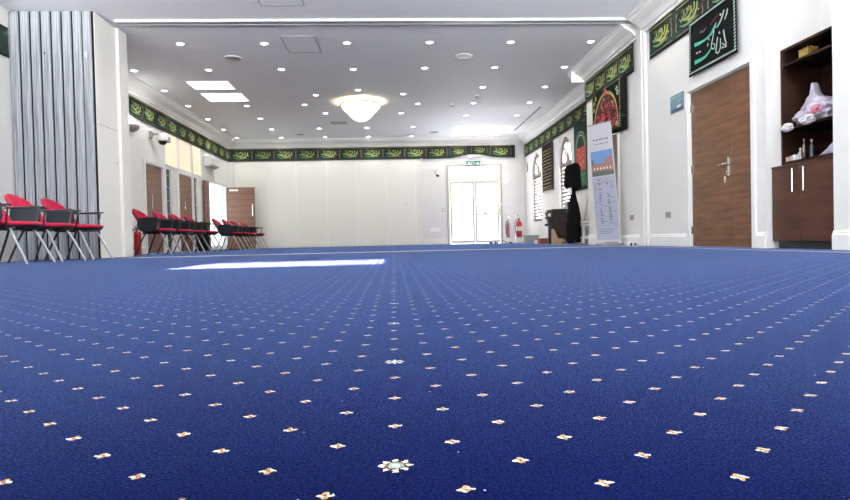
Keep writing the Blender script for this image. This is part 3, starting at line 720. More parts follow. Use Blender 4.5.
for x_, y_, rz_ in ((XL, .6, LEFT), (XL, 2.6, LEFT), (XL, 4.6, LEFT), (X2, .3, RIGHT), (X2, 2.0, RIGHT), (X2, 3.8, RIGHT)):    # unseen copies of the fitting added along the near walls to brighten the ceiling
    o = copy_tree(t); o.location = (x_, y_, 2.66); o.rotation_euler = (0, 0, rz_)
    o['label'] = 'unseen half bowl uplighter added on the near %s wall to brighten the ceiling' % ('left' if rz_ == LEFT else 'right'); o['group'] = 'added near wall uplighters'
    for c_ in o.children:
        if c_.type == 'LIGHT': c_.data = c_.data.copy(); c_.data.energy = 620 if rz_ == LEFT else 1150; c_.data.color = (.95, .98, 1); c_.data.size = .3
t = thing('air_conditioner', 'white wall mounted air conditioner above the open doorway', 'air conditioner', (XL, 17.62, 2.44), LEFT)
MB().prism([(0, 0), (-.15, 0), (-.21, .05), (-.22, .24), (-.19, .29), (0, .29)], 0, .78, plane='yz').build('casing', WHITEP, t, bevel=.006)
MB().box(.05, .73, -.17, -.06, -.004, .0).build('outlet_flap', GREYP, t)
MB().box(0.0, .78, -.224, -.219, .055, .062).build('panel_line', GREYP, t)
tag(MB().tube([(XL+.03, 18.42, 2.86), (XL+.03, 18.42, 2.05)], .022, 8).build('pipe_cover', WHITEP), 'thin white pipe run beside the air conditioner', 'pipe')

# ------------------------------------------------------------------ ceiling fittings
DL = [(-3.51, 10.38), (-2.11, 10.39), (-0.71, 10.39), (0.71, 10.38), (2.12, 10.39), (3.53, 10.39), (-4.93, 11.95), (-3.51, 11.94), (-2.11, 11.93), (-0.71, 11.97), (0.7, 11.92), (2.1, 11.92), (3.51, 11.93), (-4.94, 13.51), (-1.71, 14.04), (-0.71, 13.61), (0.31, 14.02), (2.09, 13.47), (3.51, 13.49), (-4.93, 15.02), (-3.53, 15.07), (-2.11, 15.02), (0.69, 15.05), (2.09, 15.03), (3.51, 15.03), (-4.95, 16.63), (-3.54, 16.62), (-1.71, 16.04), (0.29, 16.12), (2.08, 16.53), (3.51, 16.61), (-4.95, 18.14), (-3.55, 18.19), (-2.14, 18.18), (-0.72, 18.16), (0.67, 18.08), (2.07, 18.18), (3.49, 18.16), (-4.94, 19.62), (-3.55, 19.68), (-2.13, 19.66), (-0.72, 19.7), (0.68, 19.68), (2.08, 19.72), (3.5, 19.72)]
rows = {}
for x, y in DL: rows.setdefault(round((y-10.386)/1.55), []).append((x, y))
proto = None
NEARROWS = [(x, 8.42-1.55*k) for k in range(0, 1) for x in (-3.51, -2.11, -.71, .71, 2.12, 3.53)]
def mk_down():
    t = thing('ceiling_downlight', '', 'downlight', (0, 0, HC), 0)
    MB().lathe([(.078, 0), (.078, -.006), (.066, -.009), (.056, -.004), (.056, 0)], n=20).build('trim_ring', WHITEP, t)
    MB().lathe([(.055, .0), (.055, -.0035), (.03, -.006), (.003, -.007)], n=16).build('lens', EMIT, t)
    lamp('bulb', 'SPOT', (0, 0, -.03), t, energy=DOWN, color=(1, .965, .91), spot_size=2.5, spot_blend=.8, shadow_soft_size=.05)
    return t
DOWN = 27
first = True
proto = mk_down()
for r in sorted(rows):
    rr = sorted(rows[r])
    for i, (x, y) in enumerate(rr):
        o = proto if first else copy_tree(proto)
        first = False
        o.location = (x, y, HC)
        o['label'] = 'small round recessed ceiling downlight, %s from the left in the %s row beyond the track' % (ORD[i], ORD[r])
        o['group'] = 'recessed ceiling downlights'
for x, y in NEARROWS:      # the same lamps continue above the near half of the hall, out of frame
    if hx0-.15 < x < hx1+.15 and hy0-.15 < y < hy1+.15: continue
    o = copy_tree(proto); o.location = (x, y, HC)
    o['label'] = 'small round recessed ceiling downlight above the near carpet'; o['group'] = 'recessed downlights above the near carpet'
def hatch(name, label, x0, x1, y0, y1, cat='ceiling hatch'):
    t = thing(name, label, cat, (x0, y0, HC))
    w_, d = x1-x0, y1-y0
    MB().box(0, w_, 0, d, -.006, 0).build('panel', CEIL, t)
    f = .014
    MB().box(-f, w_+f, -f, 0, -.010, 0).box(-f, w_+f, d, d+f, -.010, 0).box(-f, 0, 0, d, -.010, 0).box(w_, w_+f, 0, d, -.010, 0).build('frame', GREYP if name == 'access_hatch' else WHITEP, t)
    return t
hatch('access_hatch', 'square ceiling access hatch in front of the nearest downlights', -1.765, -1.22, 10.03, 10.86)
hatch('access_hatch', 'ceiling access hatch on the near side of the partition track', -1.79, -1.2, 8.0, 8.70)
t = hatch('ceiling_vent', 'square ceiling air vent left of the glowing bowl light', -1.73, -1.20, 17.08, 17.52, 'vent')
g = MB()
for k in range(7): g.box(.04, .49, .05+k*.055, .07+k*.055, -.014, -.006)
g.build('louvre', GREYP, t)
for t_, (x0, x1, y0, y1) in (('nearer', (-4.24, -3.36, 12.74, 13.42)), ('farther', (-4.26, -3.33, 13.76, 14.54))):
    t = thing('ceiling_light_panel', 'bright white rectangular ceiling light panel, the %s of two' % t_, 'ceiling light', (x0, y0, HC), 0, 'rectangular ceiling light panels')
    w_, d = x1-x0, y1-y0
    MB().box(.02, w_-.02, .02, d-.02, -.008, 0).build('diffuser', PANELLIT, t)
    MB().box(0, w_, 0, .02, -.012, 0).box(0, w_, d-.02, d, -.012, 0).box(0, .02, .02, d-.02, -.012, 0).box(w_-.02, w_, .02, d-.02, -.012, 0).build('frame', WHITEP, t)
for lab, x, y in (('near left of the ceiling before the light panels', -2.845, 11.19), ('right of centre between the first two downlight rows', 1.394, 11.16), ('far right of centre near the end wall', 1.368, 19.0), ('far left near the end wall', -2.843, 19.05)):
    t = thing('ceiling_speaker', 'round grey flush ceiling speaker, '+lab, 'speaker', (x, y, HC), 0, 'round ceiling speakers')
    MB().lathe([(.16, 0), (.16, -.010), (.145, -.014)], n=28).build('rim', WHITEP, t); MB().lathe([(.143, -.006), (.143, -.016), (.05, -.02), (.003, -.021)], n=28).build('grille', GREYP, t, smooth=True)
t = thing('smoke_detector', 'small grey smoke detector right of the bowl light', 'detector', (1.557, 15.11, HC))
MB().lathe([(.06, 0), (.06, -.03), (.05, -.035)], n=18).build('base', WHITEP, t); MB().lathe([(.05, -.035), (.045, -.06), (.02, -.07), (.002, -.07)], n=18).build('chamber', GREYP, t)
t = thing('motion_sensor', 'small domed ceiling sensor beside a downlight right of centre', 'sensor', (2.062, 14.2, HC))
MB().lathe([(.055, 0), (.055, -.025)], n=18).build('base', WHITEP, t); MB().lathe([(.045, -.025), (.04, -.06), (.02, -.08), (.002, -.083)], n=18).build('dome', GREYP, t, smooth=True)
t = thing('slot_diffuser', 'long slim slot diffuser running along the ceiling at the right', 'vent', (3.92, 15.5, HC))
MB().box(-.04, .04, 0, 3.5, -.008, 0).build('frame', WHITEP, t); MB().box(-.014, .014, .03, 3.47, -.010, -.008).build('slot', DKSEAL, t)
# bowl pendant
t = thing('bowl_ceiling_light', 'large glowing cream bowl ceiling light with bronze rim', 'ceiling light', (-.715, 14.75, HC))
MB().lathe([(.12, 0), (.12, -.03), (.05, -.04)], n=24).tube([(0, 0, -.03), (0, 0, -.14)], .02, 8).build('ceiling_plate', BRONZE, t)
pr = [(.455, -.075), (.475, -.09), (.465, -.13), (.43, -.19), (.37, -.25), (.31, -.30), (.26, -.36), (.20, -.42), (.13, -.46), (.06, -.485), (.004, -.49)]
n_ = 36; vs = [(r*math.cos(2*PI*k/n_), r*math.sin(2*PI*k/n_), z) for r, z in pr for k in range(n_)]
b_ = MB().add(vs, [(i*n_+k, (i+1)*n_+k, (i+1)*n_+(k+1) % n_, i*n_+(k+1) % n_) for i in range(len(pr)-1) for k in range(n_)])
b_.build('bowl', BOWL, t, smooth=True, solid=.004)
MB().lathe([(.475, -.075), (.492, -.08), (.492, -.10), (.475, -.105)], n=36).build('rim', BRONZE, t) if False else None
ring = MB(); 
for k in range(36):
    a, b2 = 2*PI*k/36, 2*PI*(k+1)/36
    v = []
    for q in (a, b2):
        for r_, z_ in ((.470, -.060), (.492, -.060), (.492, -.088), (.478, -.092)): v.append((r_*math.cos(q), r_*math.sin(q), z_))
    ring.add(v, [(0, 1, 5, 4), (1, 2, 6, 5), (2, 3, 7, 6), (3, 0, 4, 7)])
ring.build('rim', BRONZE, t)
lamp('bulb', 'POINT', (0, 0, -.20), t, energy=75, color=(1, .78, .50), shadow_soft_size=.10)

# ------------------------------------------------------------------ chairs
def make_chair():
    t = thing('writing_tablet_chair', '', 'chair')
    def bk(u, v):
        a = (u-.5)*2; zt = 1-.22*abs(a)**2.2
        return (-.20-.20*v**1.15+.12*a*a, a*.235*(1-.22*v**3), .43+.42*v*zt)
    MB().grid(bk, 14, 10).build('backrest', REDF, t, smooth=True, solid=.038)
    def bs(u, v):
        p = bk(.06+u*.88, .02+v*.9); return (p[0]-.024, p[1], p[2])
    MB().grid(bs, 12, 8).build('back_shell', BLACKP, t, smooth=True, solid=.012)
    n = 28
    def outline(s, dx=0): 
        o = []
        for k in range(n):
            a = 2*PI*k/n; c_, s_ = math.cos(a), math.sin(a)
            o.append((.025+dx+.235*s*math.copysign(abs(c_)**.55, c_), .235*s*math.copysign(abs(s_)**.55, s_)))
        return o
    def slab(levels):
        m = MB(); vs = []
        for s_, z, _ in levels: vs += [(p[0], p[1], z+ (.012 if p[0] > .1 else 0)*0) for p in outline(s_)]
        k_ = len(levels)
        fs = [(i*n+k, i*n+(k+1) % n, (i+1)*n+(k+1) % n, (i+1)*n+k) for i in range(k_-1) for k in range(n)]
        fs += [tuple(range(n))[::-1], tuple(range((k_-1)*n, k_*n))]
        return m.add(vs, fs)
    slab([(.90, .432, 0), (1.0, .440, 0), (1.03, .455, 0), (1.0, .472, 0), (.88, .482, 0), (.5, .478, 0)]).build('seat', REDF, t, smooth=True)
    slab([(.80, .395, 0), (.95, .415, 0), (.98, .436, 0)]).build('seat_pan', BLACKP, t, smooth=True)
    MB().tube([(-.16, -.2, .40), (.17, -.2, .40), (.17, .2, .40), (-.16, .2, .40), (-.16, -.2, .40)], .013, 8).build('underframe', BLACKP, t)
    for s_ in (-1, 1):
        MB().tube([(.13, s_*.20, .40), (.19, s_*.225, .28), (.31, s_*.25, .012)], .0125, 8).build('leg', STEEL, t, smooth=True)
        MB().tube([(-.12, s_*.20, .40), (-.17, s_*.225, .28), (-.27, s_*.25, .012)], .0125, 8).build('leg', BLACKP, t, smooth=True)
        MB().tube([(.11, s_*.235, .41), (.13, s_*.265, .50), (.155, s_*.275, .63), (.10, s_*.278, .645), (-.20, s_*.262, .652)], .010, 8).build('armrest_frame', BLACKP, t, smooth=True)
        MB().box(-.17, .19, s_*.278-.022, s_*.278+.022, .645, .665).build('armrest', BLACKP, t, bevel=.006)
    tb = [(-.16, .675), (.10, .685), (.125, .66), (.13, .53), (.10, .455), (.02, .415), (-.08, .41), (-.17, .45), (-.205, .54), (-.195, .64)]
    MB().prism(tb, -.322, -.306).build('writing_tablet', TABLET, t, bevel=.006)
    MB().tube([(-.05, -.285, .655), (-.05, -.306, .655)], .016, 10).build('tablet_hinge', STEEL, t)
    return t
chair0 = make_chair()
spots = []
for i, y in enumerate((6.92, 7.64, 8.37)): spots.append((y, ['cut by left edge', 'in the middle', 'closest to the aluminium edges'][i], 'row before the folded partition', 'chairs in front of the folded partition'))
for i, y in enumerate((11.15, 12.12, 12.95, 13.92)): spots.append((y, ['nearest the partition', 'second from the partition', 'third from the partition', 'farthest from the partition'][i], 'middle row by the timber doors', 'chairs by the timber doors'))
for i, y in enumerate((15.95, 16.85, 17.75, 18.65)): spots.append((y, ['nearest', 'second', 'third', 'farthest'][i], 'far row in front of the open doorway', 'chairs by the open doorway'))
for i, (y, wh, row, grp) in enumerate(spots):
    o = chair0 if i == 0 else copy_tree(chair0)
    o.location = (-4.27+R.uniform(-.02, .02), y, 0); o.rotation_euler = (0, 0, R.uniform(-.05, .05))
    o.scale = (1.10, 1, 1)
    o['label'] = 'red tablet-arm chair %s, %s' % (wh, row)
    o['group'] = grp
# extinguisher and bin along the left wall
def extinguisher(label, loc, r, h, mtl, rz=0, horn=False):
    t = thing('fire_extinguisher', label, 'fire extinguisher', loc, rz)
    MB().lathe([(r*.7, 0), (r*.98, .01), (r, .03), (r, h*.80), (r*.85, h*.88), (r*.4, h*.93), (r*.28, h*.95)], n=20).build('cylinder', mtl, t, smooth=True)
    MB().lathe([(r*.28, h*.95), (r*.28, h*1.02)], n=12).box(-.012, .012, -.09, .03, h*1.02, h*1.05).box(-.012, .012, -.10, .01, h*1.07, h*1.09).build('valve', BLACKP, t)
    MB().tube([(-r*.2, 0, h*.99), (-r*1.0, -.02, h*.98), (-r*1.5, -.03, h*.8), (-r*1.25, -.03, h*.4), (-r*1.15, -.02, h*.2)], .012, 8).build('hose', BLACKP, t, smooth=True)
    MB().lathe([(r*1.004, h*.35), (r*1.004, h*.6)], n=20).build('label_band', mat('ext_band', (.75, .68, .6), .5) if not horn else mtl, t)
    return t
extinguisher('red fire extinguisher on the floor behind the middle row of chairs', (-5.13, 12.35, 0), .07, .52, REDP, horn=True)
t = thing('waste_bin', 'tall dark bin against the left wall behind the middle chair row', 'bin', (-5.2, 16.75, 0))
MB().lathe([(.13, 0), (.15, .02), (.17, .42), (.175, .44)], n=20).build('body', BLACKP, t, smooth=True); MB().lathe([(.18, .44), (.18, .46), (.10, .50), (.003, .51)], n=20).build('lid', BLACKP, t, smooth=True)

# ------------------------------------------------------------------ far right corner things
t = thing('sheet_music_stand', 'slim stand with a tilted white open top in front of the exit door', 'stand', (3.40, 18.6, 0))
MB().tube([(0, 0, .02), (-.02, 0, .6), (-.07, 0, 1.12)], .016, 10).build('pole', STEEL, t, smooth=True)
bs_ = MB()
for a in (0, 2.1, 4.2): bs_.tube([(0, 0, .10), (.20*math.cos(a+.4), .20*math.sin(a+.4), .012)], .010, 8)
bs_.build('tripod_leg', BLACKP, t)
tp = MB().add([(-.22, -.14, 1.31), (.30, -.14, 1.08), (.30, .16, 1.10), (-.22, .16, 1.33)], [(0, 1, 2, 3)]); tp.build('desk', PAPER, t, solid=.02)
st = thing('extinguisher_stand', 'chrome twin post stand holding the two fire extinguishers by the corner', 'stand', (3.72, 19.0, 0))
MB().tube([(-.02, .12, 0), (-.02, .12, .86), (-.06, .10, .90), (-.12, .02, .90)], .014, 8).build('post', CHROME, st, smooth=True)
MB().tube([(.22, .12, 0), (.22, .12, .86), (.25, .10, .90), (.34, .0, .88)], .014, 8).build('post', CHROME, st, smooth=True)
MB().box(-.16, .42, -.10, .18, 0, .012).build('base', STEEL, st); 
MB().box(-.13, .02, -.08, .12, .17, .185).build('shelf', STEEL, st); MB().box(.18, .42, -.09, .12, .17, .185).build('shelf', STEEL, st)
MB().box(-.12, -.03, -.085, -.075, .012, .17).build('placard', PAPER, st); MB().box(.22, .32, -.085, -.075, .012, .17).build('placard', PAPER, st)
extinguisher('slim red fire extinguisher, left one on the chrome stand', (3.66, 18.99, .185), .055, .52, mat('dull_red_enamel', (.34, .12, .11), .4), horn=True)
extinguisher('large red fire extinguisher, right one on the chrome stand', (4.02, 18.99, .185), .095, .56, REDP)
t = thing('storage_crate', 'low grey crate on the carpet beside the fire extinguishers', 'crate', (4.20, 18.1, 0))
MB().box(-.20, .20, -.15, .15, 0, .02).box(-.20, -.185, -.15, .15, .02, .22).box(.185, .20, -.15, .15, .02, .22).box(-.185, .185, -.15, -.135, .02, .22).box(-.185, .185, .135, .15, .02, .22).build('body', CRATE, t)
MB().box(-.215, .215, -.165, .165, .205, .235).build('lid', CRATE, t, bevel=.006)
t = thing('carton', 'small red-brown carton on the carpet left of the draped desk', 'box', (3.83, 15.15, 0), .1)
MB().box(-.13, .13, -.10, .10, 0, .14).build('body', CARD, t, bevel=.004); MB().box(-.135, .135, -.012, .012, .141, .144).build('tape', PAPER, t)
t = thing('paper_stack', 'short stack of white papers on the carpet next to the grey crate', 'papers', (4.12, 16.6, 0), .2)
for k in range(3): MB().box(-.16+.01*k, .14+.012*k, -.1, .11, .03*k, .03*k+.028).build('bundle', PAPER if k != 1 else mat('buff_paper', (.6, .5, .38), .7), t)
for x, y, l in ((3.15, 19.2, 'leftmost of three'), (3.27, 19.0, 'middle of three'), (3.62, 18.3, 'rightmost of three')):
    t_ = MB().prism([(-.06, 0), (.06, 0), (.06, .02), (-.04, .055), (-.06, .055)], -.025, .025)
    tag(t_.build('door_wedge', BLACKP, loc=(x, y, 0), rz=R.uniform(-1, 1), bevel=.004), 'small dark door wedge on the carpet before the glass doors, '+l, 'door wedge', 'door wedges')
# draped loudspeaker
t = thing('draped_loudspeaker', 'black cloth covered loudspeaker on a cloth skirted stand', 'loudspeaker', (4.03, 13.30, 0))
def sup(a, p): c_, s_ = math.cos(a), math.sin(a); return math.copysign(abs(c_)**p, c_), math.copysign(abs(s_)**p, s_)
hp = [(.02, 1.80), (.09, 1.795), (.13, 1.775), (.165, 1.70), (.17, 1.5), (.185, 1.32), (.17, 1.27), (.10, 1.22), (.06, 1.18)]
def head(u, v):
    k = v*(len(hp)-1); i = min(int(k), len(hp)-2); f = k-i; r = hp[i][0]*(1-f)+hp[i+1][0]*f; z = hp[i][1]*(1-f)+hp[i+1][1]*f
    c_, s_ = sup(2*PI*u, .55); return (r*c_+.02, r*s_*.85, z+.012*math.sin(6*PI*u)*(1 if v > .6 else 0)+.02*c_*(v < .3))
MB().grid(head, 28, 24).build('cabinet_cover', BLACKC, t, smooth=True)
sk = [(.055, 1.20), (.055, 1.10), (.085, .98), (.125, .80), (.15, .60), (.16, .40), (.155, .20), (.14, .06), (.12, .03)]
def skirt(u, v):
    k = v*(len(sk)-1); i = min(int(k), len(sk)-2); f = k-i; r = sk[i][0]*(1-f)+sk[i+1][0]*f; z = sk[i][1]*(1-f)+sk[i+1][1]*f
    r *= 1+.09*math.sin(2*PI*u*9)*v; return (r*math.cos(2*PI*u)+.03, r*math.sin(2*PI*u), z)
MB().grid(skirt, 72, 24).build('stand_skirt', BLACKC, t, smooth=True, solid=.004)
MB().tube([(.03, 0, .06), (.03, 0, 1.25)], .02, 8).build('pole', BLACKP, t)
f = MB()
for a in (.5, 2.6, 4.7): f.tube([(0, 0, .16), (.24*math.cos(a), .24*math.sin(a), .014)], .012, 8)
f.build('foot', BLACKP, t)
tag(MB().box(3.88, 3.95, 13.06, 13.075, 1.10, 1.24).build('white_card', PAPER, rz=0), 'small white card on the neck of the draped loudspeaker', 'card')
# draped desk and what carries it
t = thing('draped_desk', 'rounded desk covered in dark brown cloth beside the draped loudspeaker', 'desk', (3.69, 13.62, 0))
pr = [(-.03, .80), (.0, .81), (.50, .815), (.51, .79), (.50, .06), (.40, .03), (.30, .07), (.18, .16), (.08, .28), (.0, .40), (-.025, .55)]
dk = MB().prism([(x, z) for x, z in pr], 0, .55)
dk.build('cloth_cover', mat('dark_brown_brocade', (.022, .014, .010), .8, vary=.7, vscale=16, bump=.6, bscale=18), t, bevel=.03, seg=3)
MB().prism([(.28, .56), (.33, .60), (.40, .56), (.41, .36), (.36, .18), (.32, .3), (.30, .44)], -.035, -.015).build('wood_inlay', LTWOOD, t, bevel=.004)
MB().box(.28, .38, -.035, -.015, .72, .77).build('blue_patch', mat('blue_patch', (.03, .12, .22), .6), t)
MB().box(.0, .30, .05, .45, 0, .13).prism([(0, .13), (.12, .13), (.03, .34), (0, .36)], .06, .44).build('wooden_block', LTWOOD, t, bevel=.005)
MB().box(-.10, -.035, .1, .17, 0, .62).box(-.17, -.03, .12, .16, .42, .48).box(-.15, -.02, .08, .2, .58, .64).tube([(-.10, .13, .60), (-.16, .13, .74)], .015, 8).tube([(-.035, .13, .45), (.02, .13, .5)], .02, 8).build('side_arm', BLACKP, t, bevel=.004)
tag(MB().lathe([(.03, 0), (.035, .03), (.025, .07), (.003, .075)], n=12).build('white_cup', PAPER, loc=(3.625, 13.75, .641)), 'small white cup on the side arm of the draped desk', 'cup')
# dark box behind
t = tag(MB().box(4.20, 4.36, 14.25, 14.5, 0, 1.02).build('black_case', BLACKP, bevel=.01), 'upright black case standing behind the draped desk', 'case')
# shelf, leaning pole
t = thing('white_stool', 'low white slatted stool between the draped loudspeaker and the wall', 'stool', (4.34, 13.15, 0))
for z in (.12, .40, .47): MB().box(-.17, .17, -.15, .15, z, z+.03).build('slat_shelf', WHITEP, t, bevel=.004)
for sx in (-1, 1):
    for sy in (-1, 1): MB().box(sx*.15-.015, sx*.15+.015, sy*.13-.015, sy*.13+.015, 0, .47).build('leg', WHITEP, t)
tag(MB().tube([(4.28, 13.55, .012), (4.51, 13.55, 1.22)], .013, 8).build('leaning_pole', LTWOOD), 'thin wooden pole leaning on the wall behind the loudspeaker', 'pole')

# ------------------------------------------------------------------ roll-up banner
bl_ = Vector((3.665, 10.50, 0)); br_ = Vector((3.90, 10.00, 0)); tl_ = Vector((3.40, 10.42, 2.06)); tr_ = Vector((3.62, 9.92, 2.06))
bd = (br_-bl_); ang = math.atan2(bd.y, bd.x); W_ = bd.length
lean = math.asin(.12/2.06)
t = thing('roll_up_banner', 'tall roll-up banner with a building photo above a printed timetable', 'banner', bl_, ang)
# local frame: x along width, z up; panel sheared slightly to its left as it leans
SH = -.145
def Q(x, z, y=0): return (x+SH*z/2.06, -.05-.02*z+y, z)
pn = MB()
H_ = 2.12
def quad(m, x0, x1, z0, z1, d, mi, nz=1): m.add([Q(x0, z0, d), Q(x1, z0, d), Q(x1, z1, d), Q(x0, z1, d)], [(0, 1, 2, 3)], mi)
pn.add([Q(0, .06), Q(W_, .06), Q(W_, H_), Q(0, H_), Q(0, .06, .004), Q(W_, .06, .004), Q(W_, H_, .004), Q(0, H_, .004)], [(0, 1, 2, 3), (7, 6, 5, 4), (0, 4, 5, 1), (2, 6, 7, 3), (1, 5, 6, 2), (0, 3, 7, 4)], 0)
quad(pn, .01, W_-.01, .10, 1.20, -.001, 1)
quad(pn, .02, W_-.02, 1.42, 1.66, -.0015, 2); 
quad(pn, .02, W_-.02, 1.26, 1.44, -.002, 3); quad(pn, .02, W_-.02, 1.22, 1.30, -.0025, 4)
pn.add([Q(.02, 1.42, -.0022), Q(.08, 1.42, -.0022), Q(.07, 1.50, -.0022), Q(.02, 1.52, -.0022)], [(0, 1, 2, 3)], 4)
pn.add([Q(.33, 1.43, -.0022), Q(.53, 1.43, -.0022), Q(.53, 1.53, -.0022), Q(.45, 1.56, -.0022), Q(.36, 1.50, -.0022)], [(0, 1, 2, 3, 4)], 3)
for k in range(6): quad(pn, .07+k*.075, .10+k*.075, 1.33, 1.37, -.003, 5)
pb = pn.build('panel', [BANW, BANL, SKYB, BRICK, GRASS, PAPER], t)
e = MB()
# title lines
x = .08
for k, (z, h_) in enumerate(((1.84, .028), (1.77, .018))):
    x = .10+.02*k
    while x < W_-.10:
        l = R.uniform(.03, .07); quad(e, x, x+l, z, z+h_, -.003, 1); x += l+.018
# timetable grid
for k in range(6): quad(e, .03+k*.098, .033+k*.098, .34, 1.18, -.003, 1)
for k in range(11): quad(e, .03, W_-.03, .34+k*.084, .343+k*.084, -.003, 1)
for c_ in range(5):
    for r_ in range(30):
        if c_ in (1, 3) and R.random() < .8 and .38 < .36+r_*.027 < .92 or R.random() < .28:
            x0 = .045+c_*.098+R.uniform(0, .015); quad(e, x0, x0+R.uniform(.03, .06), .36+r_*.027, .36+r_*.027+.012, -.0035, 0 if c_ in (1, 3) else 1)
for k in range(3): quad(e, .08, W_-.10-.04*k, .28-k*.035, .29-k*.035, -.003, 1)
e.build('print', [mat('print_dark_ink', (.02, .022, .05), .5), mat('print_mid_ink', (.20, .21, .30), .5)], t)
MB().add([Q(-.005, H_, -.006), Q(W_+.005, H_, -.006), Q(W_+.005, H_+.02, -.006), Q(-.005, H_+.02, -.006), Q(-.005, H_, .012), Q(W_+.005, H_, .012), Q(W_+.005, H_+.02, .012), Q(-.005, H_+.02, .012)], [(0, 1, 2, 3), (7, 6, 5, 4), (0, 4, 5, 1), (2, 6, 7, 3), (1, 5, 6, 2), (0, 3, 7, 4)]).build('top_rail', ALU, t)
MB().box(-.01, W_+.01, -.09, .0, 0, .045).build('base', ALU, t, bevel=.012)
MB().tube([(W_*.5, .0, .06), (W_*.5-.13, -.06, 1.95)], .009, 8).build('support_pole', STEEL, t)
t = tag(MB().lathe([(.03, 0), (.055, .012), (.06, .045), (.055, .05)], n=18).build('white_bowl', WHITEP, loc=(3.90, 9.80, 0), smooth=True), 'small white bowl on the carpet at the foot of the wall', 'bowl')
for k, (x, y) in enumerate(((3.9, 9.66), (3.92, 9.58), (3.9, 9.50))):
    tag(MB().lathe([(.018, 0), (.02, .03), (.012, .045)], n=12).build('pill_cap', BLACKP if k != 1 else WHITEP, loc=(x, y, 0)), ('small white cap on the carpet between two black ones' if k == 1 else 'small black cap on the carpet, the one %s the post' % ('nearer to' if k == 2 else 'farther from')), 'cap')

# ------------------------------------------------------------------ niche cupboard and shelves
t = thing('base_cabinet', 'dark walnut two door base cabinet in the niche', 'cabinet', (4.05, 6.215, 0), RIGHT)
Lc = .955
MB().box(0, Lc, .02, .55, .075, .835).build('carcass', DKWOOD, t)
MB().box(-.0, Lc, -.004, .55, .835, .862).build('top', DKWOOD, t, bevel=.002)
MB().box(.02, Lc, .06, .10, 0, .075).build('plinth', BLACKP, t)
for i, (a, b) in enumerate(((.002, .452), (.456, .953))):
    d_ = MB().box(a, b, 0, .019, .078, .832).build('door', DKWOOD, t, bevel=.0015)
    x = b-.075 if i == 0 else a+.085
    MB().tube([(x, 0, .60), (x, -.035, .60)], .005, 8).tube([(x, 0, .78), (x, -.035, .78)], .005, 8).tube([(x, -.035, .575), (x, -.035, .81)], .0075, 10).build('handle', CHROME, d_, smooth=False)
t = thing('shelf_unit', 'dark walnut open shelf unit above the base cabinet', 'shelving', (4.16, 6.215, 0), RIGHT)
MB().box(0, .022, 0, .44, .862, 2.10).build('side_panel', SHELF_SHADE, t, bevel=.001); MB().box(.933, .955, 0, .44, .862, 2.10).build('side_panel', SHELF_SHADE, t)
MB().box(.022, .933, .425, .44, .862, 2.10).build('back_panel', SHELF_SHADE, t)
for z, n__ in ((.862, 'bottom_rail'), (1.24, 'shelf'), (1.915, 'shelf'), (2.075, 'top')):
    MB().box(.022, .933, 0 if n__ != 'shelf' else .01, .425, z, z+(.025 if n__ != 'bottom_rail' else .05)).build(n__, SHELF_SHADE, t)
def crumple(name, mtl, sx, sy, sz, amp, seed, loc, parent=None):
    rnd = random.Random(seed); ph = [rnd.uniform(0, 6) for _ in range(9)]
    def F(u, v):
        a = 2*PI*u; b = PI*v
        d = 1+amp*(math.sin(3*a+ph[0])*math.sin(4*b+ph[1])+.7*math.sin(7*a+ph[2]+3*b)+.6*math.sin(11*b+ph[3]+2*a)+.4*math.sin(17*a+ph[4])*math.sin(9*b))
        return (sx*d*math.sin(b)*math.cos(a), sy*d*math.sin(b)*math.sin(a), sz*.5*(1+math.cos(b)*(.9+.1*d)))
    return MB().grid(F, 40, 22).build(name, mtl, parent, loc=loc, smooth=False)
t = thing('wrapped_bundle', 'bundle wrapped in crinkled silver and lilac film on the middle shelf', 'bundle', (4.325, 5.91, 1.268), RIGHT)
crumple('wrapping', WRAP, .20, .13, .26, .09, 3, (.06, 0, 0), t)
crumple('wrapping', WRAP, .13, .11, .17, .12, 5, (-.08, -.03, 0), t)
crumple('wrapping', WRAP, .12, .11, .21, .10, 15, (.15, -.02, 0), t)
MB().prism([(-.12, .20), (.04, .22), (.10, .24), (.04, .32), (.0, .42), (-.03, .30), (-.08, .27)], -.05, .03).build('film_peak', WRAP, t, bevel=.01)
crumple('pink_foil', PINK, .05, .05, .10, .12, 8, (.17, -.12, .06), t)
crumple('film_tail', mat('white_lace', (.72, .66, .70), .4, vary=.3, vscale=40), .075, .04, .09, .16, 9, (-.18, -.18, -.05), t)
crumple('film_tail', mat('pale_lace', (.72, .68, .72), .4, vary=.3, vscale=40), .09, .05, .10, .16, 10, (.12, -.18, -.03), t)
t = thing('gift_box', 'small gold patterned box with a tied top on the upper shelf', 'box', (4.28, 5.95, 1.941), RIGHT)
MB().box(-.07, .07, -.055, .055, 0, .085).build('body', GBOX, t, bevel=.008); MB().box(-.073, .073, -.058, .058, .085, .10).build('lid', GBOX, t, bevel=.004)
e = MB()
for a in range(5): e.tube([(0, 0, .10), (.05*math.cos(a*1.3), .03*math.sin(a*1.3), .118), (.02*math.cos(a*1.3+.5), .02*math.sin(a*1.3+.5), .102)], .004, 6)
e.build('bow', GOLD, t)
LZ = .912
def bottle(label, y, h, r, mtl, capm, x=4.215):
    t = thing('bottle', label, 'bottle', (x, y, LZ), 0, None)
    MB().lathe([(r*.95, 0), (r, .005), (r, h*.55), (r*.8, h*.66), (r*.35, h*.74), (r*.33, h*.86)], n=16).build('body', mtl, t, smooth=True)
    MB().lathe([(r*.42, h*.86), (r*.42, h)], n=12).build('cap', capm, t)
AMB = mat('amber_glass', (.03, .012, .005), .12)
bottle('taller dark glass bottle with black cap on the cabinet top', 5.935, .21, .026, AMB, BLACKP)
bottle('dark bottle with gold cap right of the tall bottle', 5.86, .19, .024, BLACKP, GOLD, 4.24)
bottle('small clear bottle with white cap left of the tall bottle', 5.995, .12, .022, GREYP, PAPER)
